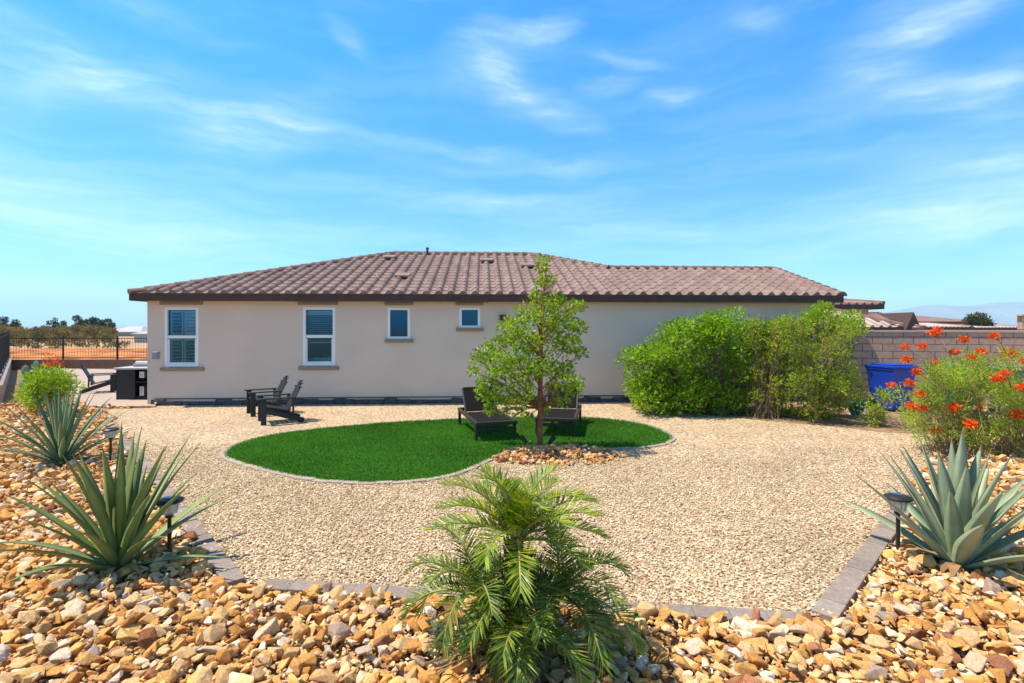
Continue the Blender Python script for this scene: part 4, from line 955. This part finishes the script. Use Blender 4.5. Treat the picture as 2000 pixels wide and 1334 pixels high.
# bins
def bin_(mat, name, sc_=1.0):
    r = empty(name); bm = bmesh.new()
    mb = MB(); w0, w1, d0, d1, h = .46, .60, .56, .74, .98
    b = [(-w0 / 2, -d0 / 2, .05), (w0 / 2, -d0 / 2, .05), (w0 / 2, d0 / 2, .05), (-w0 / 2, d0 / 2, .05)]; t = [(-w1 / 2, -d1 / 2, h), (w1 / 2, -d1 / 2, h), (w1 / 2, d1 / 2, h), (-w1 / 2, d1 / 2, h)]
    mb.add(b + t, [(3, 2, 1, 0), (4, 5, 6, 7), (0, 1, 5, 4), (1, 2, 6, 5), (2, 3, 7, 6), (3, 0, 4, 7)])
    mb.box((0, 0, h), (w1 + .035, d1 + .035, .05), None, .015); mb.box((0, -d1 / 2 + .05, .55), (.34, .06, .03), Matrix.Rotation(-.1, 3, 'X'), .01)
    mb.build('body', mat, r)
    mb = MB(); mb.box((0, -.01, h + .055), (w1 + .07, d1 + .07, .055), None, .022); mb.box((0, -.02, h + .095), (w1 - .06, d1 - .10, .05), None, .024); mb.box((0, -d1 / 2 - .05, h + .045), (.30, .05, .03), None, .01); mb.build('lid', mat, r)
    mb = MB(); mb.tube([(-.24, d1 / 2 + .05, h - .02), (.24, d1 / 2 + .05, h - .02)], .018, 8)
    for s in (-1, 1): mb.beam((s * .22, d1 / 2, h - .06), (s * .22, d1 / 2 + .06, h - .02), .03, .03)
    mb.build('handle', mat, r)
    for s in (-1, 1): mb = MB(); mb.tube([(s * .20, .26, .13), (s * .26, .26, .13)], .13, 18); mb.build('wheel', M['rubber'], r)
    return r
put(bin_(M['blue'], 'recycling_bin'), W(8.95, 12.35), radians(6), 'blue wheeled recycling bin against the block wall', 'bin')
put(bin_(M['green_bin'], 'waste_bin'), W(10.2, 12.1), radians(-8), 'green wheeled bin between the blue bin and the grey bin', 'bin')
put(bin_(M['grey_bin'], 'waste_bin'), W(11.2, 11.7), radians(-20), 'grey green wheeled bin farthest right along the block wall', 'bin')
pp = G(1672, 812); pot = empty('plant_pot', (pp.x, pp.y, 0)); tag(pot, 'teal glazed plant pot beside the yellowish shrub stem', 'plant pot')
mb = MB(); mb.lathe((0, 0, .03), [(.11, 0), (.15, .10), (.175, .24), (.19, .25), (.19, .28), (.165, .28), (.16, .22)], 24); mb.build('body', M['teal_pot'], pot, True)
mb = MB(); mb.lathe((0, 0, 0), [(.16, 0), (.20, .035), (.185, .035), (.15, .012)], 24); mb.build('saucer', M['saucer'], pot)
k_ = 60; q = unit(rng.normal(size=(k_, 3)) + np.array([0, 0, 1.2]))
leaves('foliage', np.array([0, 0, .25]) + q * rng.uniform(.0, .25, k_)[:, None], q, .16, .03, M['thin_leaf'], pot)

# ------------------------------------------------------------------ walls and fences
def wall_run(name, a, b, h, th, mat, label, cat, cap=None, ground=-.06):
    a, b = Vector(a[:2]), Vector(b[:2]); d = b - a; L = d.length
    e = empty(name, (a.x, a.y, 0), atan2(d.y, d.x)); tag(e, label, cat)
    mb = MB(); mb.box((L / 2, 0, (h + ground) / 2), (L, th, h - ground)); mb.build('blockwork', mat, e)
    if cap: mb = MB(); mb.box((L / 2, 0, h + .025), (L + .02, th + .05, .05), None, .006); mb.build('coping', cap, e)
    return e
WA, WB_ = W(7.6, 14.55), W(14.6, 12.3)
wall_run('block_wall', WA, WB_, 1.83, .2, M['block'], 'long tan concrete block garden wall behind the bins', 'wall', M['cap_block'])
wall_run('block_wall', W(12.75, 13.12), W(15.5, 12.2), 2.24, .2, M['block'], 'taller raised section of block wall at the right edge', 'wall', M['cap_block'])
# low walls and metal view fence at far left
LA, LB = W(-12.85, 13.0), W(-24.1, 25.0)
wall_run('low_wall', LA, LB, .46, .2, M['pink_block'], 'low pinkish block wall along the far left side under a black fence', 'wall', M['cap_block'])
LC = W(-4, 25.6)
wall_run('low_wall', LB, LC, .42, .2, surf('brown_block', (.23, .13, .08), .9, .15, 5, .3, 40), 'low brown block wall along the back behind the patio', 'wall')
def fence(a, b, z0, h, step, pick, label):
    a, b = Vector(a[:2]), Vector(b[:2]); d = b - a; L = d.length
    e = empty('metal_fence', (a.x, a.y, z0), atan2(d.y, d.x)); tag(e, label, 'fence')
    mb = MB()
    for z in (.08, h - .1): mb.box((L / 2, 0, z), (L, .03, .035))
    if pick:
        x = .1
        while x < L: mb.box((x, 0, h / 2), (.008 if pick > .12 else .022,) * 2 + (h - .1,)); x += pick
    mb.build('rails', M['metal_fence'], e)
    x = 0
    while x <= L + .01: mb = MB(); mb.box((x, 0, h / 2), (.06, .06, h), None, .006); mb.build('post', M['metal_fence'], e); x += step
fence(LA, LB, .51, 1.25, 2.3, .11, 'black metal picket fence on the low pinkish wall at far left')
fence(LB, LC, .42, 1.12, 2.55, .13, 'thin black metal fence along the back of the patio')

# ------------------------------------------------------------------ open desert, far left
def strip(name, pts, mat):
    n = len(pts[0]); vs = [p for r in pts for p in r]; m = MB(); m.add(vs, [(r * n + i, r * n + i + 1, (r + 1) * n + i + 1, (r + 1) * n + i) for r in range(len(pts) - 1) for i in range(n - 1)]); return m.build(name, mat, None, True)
rows = []
for Z, z in ((26.5, -.07), (28, .25), (30, .40), (33, .52), (37, .44), (42, .2), (48, -.08)):
    rows.append([W(X, Z, z * (.75 + .5 * random.random()) if z > 0 else z) for X in np.linspace(-46, -10, 34)])
tag(strip('dirt_bank', rows, M['orange_dirt']), kind='structure')
def bush_far(name, px, Z, w, h, label, cat, mat, n, size, group, trunk=False):
    c = W((px - 1000) / F * Z, Z, 0); cl = []
    for _ in range(11 if trunk else max(5, int(8 * w * h / 3))):
        t = random.uniform(0, 2 * pi); r = sqrt(random.random()) * w / (4 if trunk else 2); zz = random.uniform(.22 if trunk else .1, .97); kk = 1 - abs(zz - .5) * (.9 if trunk else .6)
        cl.append((c + Vector((cos(t) * r * kk, sin(t) * r * kk, zz * h)), (random.uniform(.28, .48) * w if trunk else random.uniform(.14, .24) * (w + h) / 2.6)))
    return plant(name, c, label, cat, cl, n, size, size * .5, mat, M['grey_twig'], .05 if trunk else .03, h * .35 if trunk else None, group=group, multi=w * 1.5)
BG = 'dry desert bushes beyond the fence'
for px, Z, w, h in ((8, 58, 5.5, 2.3), (-20, 50, 4, 2), (38, 66, 5, 2.0), (72, 72, 6, 1.9), (108, 76, 5, 1.7), (128, 60, 4.5, 1.5), (150, 80, 6, 2.1), (98, 58, 3.6, 1.1), (182, 74, 5, 2.0), (205, 70, 4.5, 1.8), (222, 60, 3.5, 1.2), (40, 52, 3.0, 1.1), (172, 54, 3.0, 1.0), (245, 50, 3, .9), (20, 88, 6, 2.2), (55, 90, 6, 2.0), (90, 92, 6, 2.0), (125, 90, 6, 2.1), (165, 92, 6, 2.2), (198, 88, 6, 2.1), (60, 47, 2.4, .8), (118, 47, 2.4, .7), (196, 48, 2.6, .8)):
    bush_far('desert_bush', px, Z, w * .7, h * .95, 'dry olive brown desert bush beyond the back fence', 'bush', M['brush_leaf'], 44, .26, BG)
TG = 'dark slender trees on the desert skyline'
for px, Z, w, h in ((96, 96, 1.8, 2.9), (108, 98, 2, 3.1), (123, 95, 1.8, 3.1), (150, 94, 2.4, 3.4), (158, 99, 1.8, 3.2), (168, 92, 1.7, 3.3), (180, 95, 2.4, 3.1), (190, 97, 2.6, 3.2), (200, 94, 2, 2.9), (211, 93, 2.2, 2.9), (220, 96, 2, 2.6), (6, 90, 3, 3.2), (30, 95, 2.8, 2.8)):
    bush_far('slender_tree', px, Z, w * .5, h * 1.16, 'small dark slender tree on the skyline beyond the desert bushes', 'tree', M['far_leaf'], 44, .26, TG, True)
def shed(px0, px1, Z, z0, z1, zr_, wall, roof_, name, label, cat):
    a, b = W((px0 - 1000) / F * Z, Z), W((px1 - 1000) / F * Z, Z); c = (a + b) / 2; L = (b - a).length
    e = empty(name, (c.x, c.y, 0), -PSI); tag(e, label, cat); D = min(L, 10)
    mb = MB(); mb.box((0, D / 2, (z0 + z1) / 2), (L, D, z1 - z0)); mb.build('wall', wall, e)
    mb = MB(); o = .3; x = L / 2 + o; ins = min(L * .3, D / 2)
    vs = [(-x, -o, z1), (x, -o, z1), (x, D + o, z1), (-x, D + o, z1), (-x + ins, D / 2, zr_), (x - ins, D / 2, zr_), (-x, -o, z1 - .18), (x, -o, z1 - .18), (x, D + o, z1 - .18), (-x, D + o, z1 - .18)]
    mb.add(vs, [(0, 1, 5, 4), (1, 2, 5), (2, 3, 4, 5), (3, 0, 4), (6, 7, 1, 0), (7, 8, 2, 1), (8, 9, 3, 2), (9, 6, 0, 3), (9, 8, 7, 6)]); mb.build('roof', roof_, e); return e
shed(216, 274, 120, -.06, 1.0, 2.3, surf('far_grey_wall', (.26, .25, .24), .9, .1, .5), M['far_white'], 'far_building', 'pale low building on the desert skyline left of the house', 'building')
shed(262, 300, 70, -.06, 1.15, 1.45, M['far_white'], M['far_white'], 'far_building', 'small white building just left of the house corner', 'building')

# ------------------------------------------------------------------ neighbours, far right
def hip_house(px0, px1, Z, ze, zr_, depth, name, label, wall=None, roof_=None, gable=None, rot=0):
    wall = wall or M['far_wall']; roof_ = roof_ or M['far_roof']
    a, b = W((px0 - 1000) / F * Z, Z), W((px1 - 1000) / F * Z, Z); c = (a + b) / 2; L = (b - a).length
    e = empty(name, (c.x, c.y, 0), -PSI + rot); tag(e, label, 'house'); x = L / 2; o = .4
    mb = MB(); mb.box((0, depth / 2, (ze - .06) / 2), (L - 2 * o, depth - 2 * o, ze - .1)); mb.build('wall', wall, e)
    ins = depth / 2 if gable is None else gable; ins = min(ins, L / 2 - .05)
    mb = MB(); vs = [(-x, 0, ze), (x, 0, ze), (x, depth, ze), (-x, depth, ze), (-x + ins, depth / 2, zr_), (x - ins, depth / 2, zr_)]
    mb.add(vs, [(0, 1, 5, 4), (1, 2, 5), (2, 3, 4, 5), (3, 0, 4), (3, 2, 1, 0)])
    # tile ribs down the front slope
    k_ = max(4, int(L / .33))
    for i in range(k_):
        xx = -x + (i + .5) * L / k_; m_ = max(0.0, min(1.0, (x - abs(xx)) / max(ins, .01)))
        if m_ > .06: mb.tube([(xx, 0, ze + .02), (xx, depth / 2 * m_, ze + (zr_ - ze) * m_ + .02)], .075, 5)
    r = mb.build('roof', roof_, e)
    mb = MB()
    for p, q in ((0, 4), (4, 5), (5, 1)): mb.tube([Vector(vs[p]) + Vector((0, 0, .05)), Vector(vs[q]) + Vector((0, 0, .05))], .11, 6)
    mb.build('ridge_tiles', M['cap'], r)
    mb = MB(); mb.box((0, -.02, ze - .11), (L, .05, .2)); mb.box((-x - .01, depth / 2, ze - .11), (.05, depth, .2)); mb.box((x + .01, depth / 2, ze - .11), (.05, depth, .2)); mb.build('fascia', M['fascia'], r)
    return e
hip_house(1560, 1726, 23, 2.98, 3.42, 7.5, 'neighbour_house', 'neighbouring house whose brown tile roof shows past the right end of the main roof', gable=1.3)
hip_house(1560, 1764, 20.5, 1.98, 2.80, 4.5, 'neighbour_house', 'lower pale tiled roof wing in front of the neighbouring house', roof_=M['far_roof_pale'], gable=2.6)
e = hip_house(1690, 1788, 46, 1.9, 3.32, 8, 'neighbour_house', 'house with a dark gable end seen over the block wall', gable=.35)
mb = MB(); mb.add([(.9, -.6, 1.75), (2.3, -.6, 1.75), (1.6, -.6, 3.30), (.9, 4, 1.75), (2.3, 4, 1.75), (1.6, 4, 3.30)], [(0, 1, 2), (1, 4, 5, 2), (3, 0, 2, 5)]); mb.box((1.6, -.55, .85), (1.1, .1, 1.8)); mb.build('front_gable', M['fascia'], e)
hip_house(1782, 1902, 60, 2.62, 3.35, 12, 'neighbour_house', 'house with a long low brown roof under the hills', gable=2.5)
hip_house(1806, 1898, 44, 2.0, 2.32, 8, 'neighbour_house', 'house with a pale tile roof just above the block wall', roof_=M['far_roof_pale'], gable=.8)
hip_house(1900, 2010, 50, 1.95, 2.2, 8, 'neighbour_house', 'pale low house roof between the long roof and the raised wall', roof_=M['far_roof_pale'], gable=1.2)
bush_far('far_bush', 1907, 52, 2.2, 2.75, 'dark green tree crown beside the long low roof', 'tree', M['far_leaf'], 30, .3, None, True)
# hills
def hills(name, Zd, prof, depth):
    rows = []
    xs_ = np.linspace(prof[0][0], prof[-1][0], 120)
    hp = np.interp(xs_, [p[0] for p in prof], [p[1] for p in prof])
    for j, kf in enumerate((0, .35, .7, 1.0, .6, 0)):
        row = []
        for px, h in zip(xs_, hp):
            Z = Zd + depth * (j / 5); nz = 1 + .10 * sin(px * .21 + j * 1.3) * (kf < 1) + (random.uniform(-.05, .05) if 0 < kf < 1 else 0)
            row.append(W((px - 1000) / F * (Zd + depth * .6), Z, -1 + (h / F * (Zd + depth * .6) + EYE) * kf * nz))
        rows.append(row)
    tag(strip(name, rows, M['mountain']), kind='structure')
hills('mountains', 3300, [(1560, 0), (1640, 10), (1700, 24), (1760, 36), (1810, 44), (1840, 44.5), (1870, 42), (1900, 43), (1940, 49), (1985, 51), (2030, 49), (2090, 56), (2200, 45), (2400, 25), (2600, 0)], 900)
hills('mountains', 4000, [(-700, 4), (-300, 12), (-60, 8), (60, 3), (160, 2), (420, 3), (700, 4), (1000, 5), (1300, 8), (1600, 14), (1800, 20), (2000, 10)], 700)

# ------------------------------------------------------------------ air
m, nt, N, L = nt_new('haze_air'); out = N.new('ShaderNodeOutputMaterial'); pv = N.new('ShaderNodeVolumePrincipled')
pv.inputs['Color'].default_value = (.42, .76, 1.0, 1); pv.inputs['Density'].default_value = HAZE = 2.2e-4; pv.inputs['Anisotropy'].default_value = .0
L.new(pv.outputs[0], out.inputs['Volume'])
mb = MB(); mb.box((0, 2900, 130), (10400, 6600, 264)); hz = mb.build('haze', m); tag(hz, kind='stuff')

# ------------------------------------------------------------------ sky, sun, camera
SUN_EL = radians(64); SH = radians(-4)           # direction the shadows fall in plan (world)
sd = Vector((-cos(SH) * cos(SUN_EL), -sin(SH) * cos(SUN_EL), sin(SUN_EL)))
w = bpy.data.worlds.new('World'); scene.world = w; w.use_nodes = True
nt = w.node_tree; N, L = nt.nodes, nt.links; N.clear()
out = N.new('ShaderNodeOutputWorld'); bg = N.new('ShaderNodeBackground'); bg.inputs['Strength'].default_value = .15; L.new(bg.outputs[0], out.inputs[0])
sky = N.new('ShaderNodeTexSky'); sky.sky_type = 'NISHITA'; sky.sun_disc = False; sky.sun_elevation = SUN_EL; sky.sun_rotation = atan2(sd.x, sd.y)
sky.air_density = 1.0; sky.dust_density = .5; sky.ozone_density = 2.5
hs = N.new('ShaderNodeHueSaturation'); hs.inputs['Saturation'].default_value = 1.25; hs.inputs['Hue'].default_value = .49; L.new(sky.outputs[0], hs.inputs['Color'])
tc = N.new('ShaderNodeTexCoord'); sp = N.new('ShaderNodeSeparateXYZ'); L.new(tc.outputs['Generated'], sp.inputs[0])
def mth(op, a, b=None, c=None):
    n = N.new('ShaderNodeMath'); n.operation = op
    for i, x in enumerate((a, b, c)):
        if x is None: continue
        if hasattr(x, 'is_linked') or hasattr(x, 'links'): L.new(x, n.inputs[i])
        else: n.inputs[i].default_value = x
    return n.outputs[0]
az = mth('ARCTAN2', sp.outputs[0], sp.outputs[1]); el = mth('ARCSINE', sp.outputs[2])
cv = N.new('ShaderNodeCombineXYZ'); L.new(az, cv.inputs[0]); L.new(el, cv.inputs[1])
wn = N.new('ShaderNodeTexNoise'); wn.inputs['Scale'].default_value = 5; wn.inputs['Detail'].default_value = 4; L.new(cv.outputs[0], wn.inputs['Vector'])
vs_ = N.new('ShaderNodeVectorMath'); vs_.operation = 'MULTIPLY_ADD'; L.new(wn.outputs['Color'], vs_.inputs[0]); vs_.inputs[1].default_value = (.10, .07, 0); vs_.inputs[2].default_value = (-.05, -.035, 0)
wv = N.new('ShaderNodeVectorMath'); wv.operation = 'ADD'; L.new(cv.outputs[0], wv.inputs[0]); L.new(vs_.outputs[0], wv.inputs[1])
def streak(rot, scl, detail, lo, hi):
    mp = N.new('ShaderNodeMapping'); mp.inputs['Rotation'].default_value = (0, 0, rot); mp.inputs['Scale'].default_value = scl; L.new(wv.outputs[0], mp.inputs['Vector'])
    n = N.new('ShaderNodeTexNoise'); n.inputs['Scale'].default_value = 1; n.inputs['Detail'].default_value = detail; n.inputs['Roughness'].default_value = .62; L.new(mp.outputs[0], n.inputs['Vector'])
    r = N.new('ShaderNodeMapRange'); r.interpolation_type = 'SMOOTHSTEP'; r.inputs['From Min'].default_value = lo; r.inputs['From Max'].default_value = hi; L.new(n.outputs['Fac'], r.inputs['Value']); return r.outputs[0]
wisp = streak(.12, (5, 26, 1), 9, .34, .72); fine = streak(-.25, (9, 42, 1), 10, .30, .75)
tot = None
BL = [(1050, 62, 85, 26, -12, .60), (930, 105, 90, 50, -35, .42), (1060, 205, 110, 30, 22, .62), (985, 165, 70, 40, 40, .42), (1195, 158, 65, 17, -8, .5), (1240, 112, 75, 11, 12, .42), (1322, 177, 55, 14, 0, .6), (692, 68, 50, 18, 25, .55),
      (140, 105, 130, 26, 15, .55), (330, 185, 210, 55, 8, .42), (520, 250, 140, 50, -25, .45), (10, 150, 80, 50, 0, .42), (1470, 50, 55, 18, 18, .45), (1850, 45, 75, 24, -12, .55), (1735, 95, 130, 50, -35, .42), (1835, 190, 120, 36, 20, .58), (1965, 148, 60, 24, -12, .55),
      (1010, 312, 160, 18, 8, .42), (990, 404, 170, 18, 5, .5), (1940, 322, 130, 26, 0, .42), (1930, 415, 150, 32, 0, .5), (170, 425, 340, 34, 2, .42), (60, 352, 160, 18, 3, .35), (1550, 440, 260, 20, 0, .3), (700, 268, 220, 16, 3, .32), (300, 20, 140, 22, 5, .25)]
for px, py, rx, ry, rot, st in BL:
    a_ = atan((px - 1000) / F); e_ = atan((HY - py) / F * cos(a_))
    mp = N.new('ShaderNodeMapping'); mp.vector_type = 'TEXTURE'; mp.inputs['Location'].default_value = (a_ + PSI, e_, 0); mp.inputs['Rotation'].default_value = (0, 0, radians(-rot)); mp.inputs['Scale'].default_value = (rx / F * 1.35, ry / F * 1.5, 1); L.new(wv.outputs[0], mp.inputs['Vector'])
    ln_ = N.new('ShaderNodeVectorMath'); ln_.operation = 'LENGTH'; L.new(mp.outputs[0], ln_.inputs[0])
    r = N.new('ShaderNodeMapRange'); r.interpolation_type = 'SMOOTHERSTEP'; r.inputs['From Min'].default_value = 1.15; r.inputs['From Max'].default_value = 0.0; r.inputs['To Min'].default_value = 0; r.inputs['To Max'].default_value = st * .56; L.new(ln_.outputs['Value'], r.inputs['Value'])
    tot = r.outputs[0] if tot is None else mth('ADD', tot, r.outputs[0])
cm = mth('MULTIPLY', tot, mth('MULTIPLY_ADD', wisp, .8, .25)); cm = mth('MULTIPLY', cm, mth('MULTIPLY_ADD', fine, .5, .6))
veil = mth('MULTIPLY', streak(.05, (1.8, 16, 1), 8, .36, .74), .34)
vr = N.new('ShaderNodeMapRange'); vr.interpolation_type = 'SMOOTHSTEP'; vr.inputs['From Min'].default_value = .02; vr.inputs['From Max'].default_value = .40; vr.inputs['To Min'].default_value = 1; vr.inputs['To Max'].default_value = .2; L.new(el, vr.inputs['Value'])
cm = mth('MINIMUM', mth('ADD', cm, mth('MULTIPLY', veil, vr.outputs[0])), .8)
up_ = N.new('ShaderNodeMapRange'); up_.inputs['From Min'].default_value = .0; up_.inputs['From Max'].default_value = .02; L.new(el, up_.inputs['Value'])
cm = mth('MULTIPLY', cm, up_.outputs[0])
mx = N.new('ShaderNodeMix'); mx.data_type = 'RGBA'; 
gr_ = ramp(N, [(0.0, (.58, .82, 1.0)), (.2, (.49, .82, 1.06)), (.5, (.30, .93, 1.34)), (.62, (.46, .95, 1.1)), (.85, (.62, .70, .74)), (1.0, (.62, .66, .70))]); gf = N.new('ShaderNodeMapRange'); gf.inputs['From Max'].default_value = 1.0; L.new(el, gf.inputs['Value']); L.new(gf.outputs[0], gr_.inputs[0])
gm = N.new('ShaderNodeMix'); gm.data_type = 'RGBA'; gm.blend_type = 'MULTIPLY'; gm.inputs['Factor'].default_value = 1; L.new(hs.outputs[0], gm.inputs[6]); L.new(gr_.outputs[0], gm.inputs[7])
L.new(cm, mx.inputs['Factor']); L.new(gm.outputs[2], mx.inputs[6]); mx.inputs[7].default_value = (6.2, 6.9, 7.4, 1)
L.new(mx.outputs[2], bg.inputs['Color'])

sl = bpy.data.lights.new('sun', 'SUN'); sl.energy = 5.0; sl.angle = radians(.53); sl.color = (1.0, .90, .76)
so = bpy.data.objects.new('sun', sl); COL.objects.link(so); so.rotation_euler = sd.to_track_quat('Z', 'Y').to_euler()

cam = bpy.data.cameras.new('camera'); cam.sensor_width = 36; cam.lens = F / 2000 * 36; cam.shift_y = -(667 - HY) / 2000; cam.clip_end = 20000; cam.clip_start = .05
co = bpy.data.objects.new('camera', cam); COL.objects.link(co); co.location = (0, 0, EYE); co.rotation_euler = (pi / 2, 0, -PSI); scene.camera = co
scene.view_settings.view_transform = 'Standard'; scene.view_settings.look = 'None'; scene.view_settings.exposure = 0.58; scene.view_settings.gamma = 1
scene.render.engine = 'CYCLES'
scene.cycles.max_bounces = 8; scene.cycles.diffuse_bounces = 4; scene.cycles.transparent_max_bounces = 12; scene.cycles.volume_bounces = 1
scene.cycles.use_denoising = True
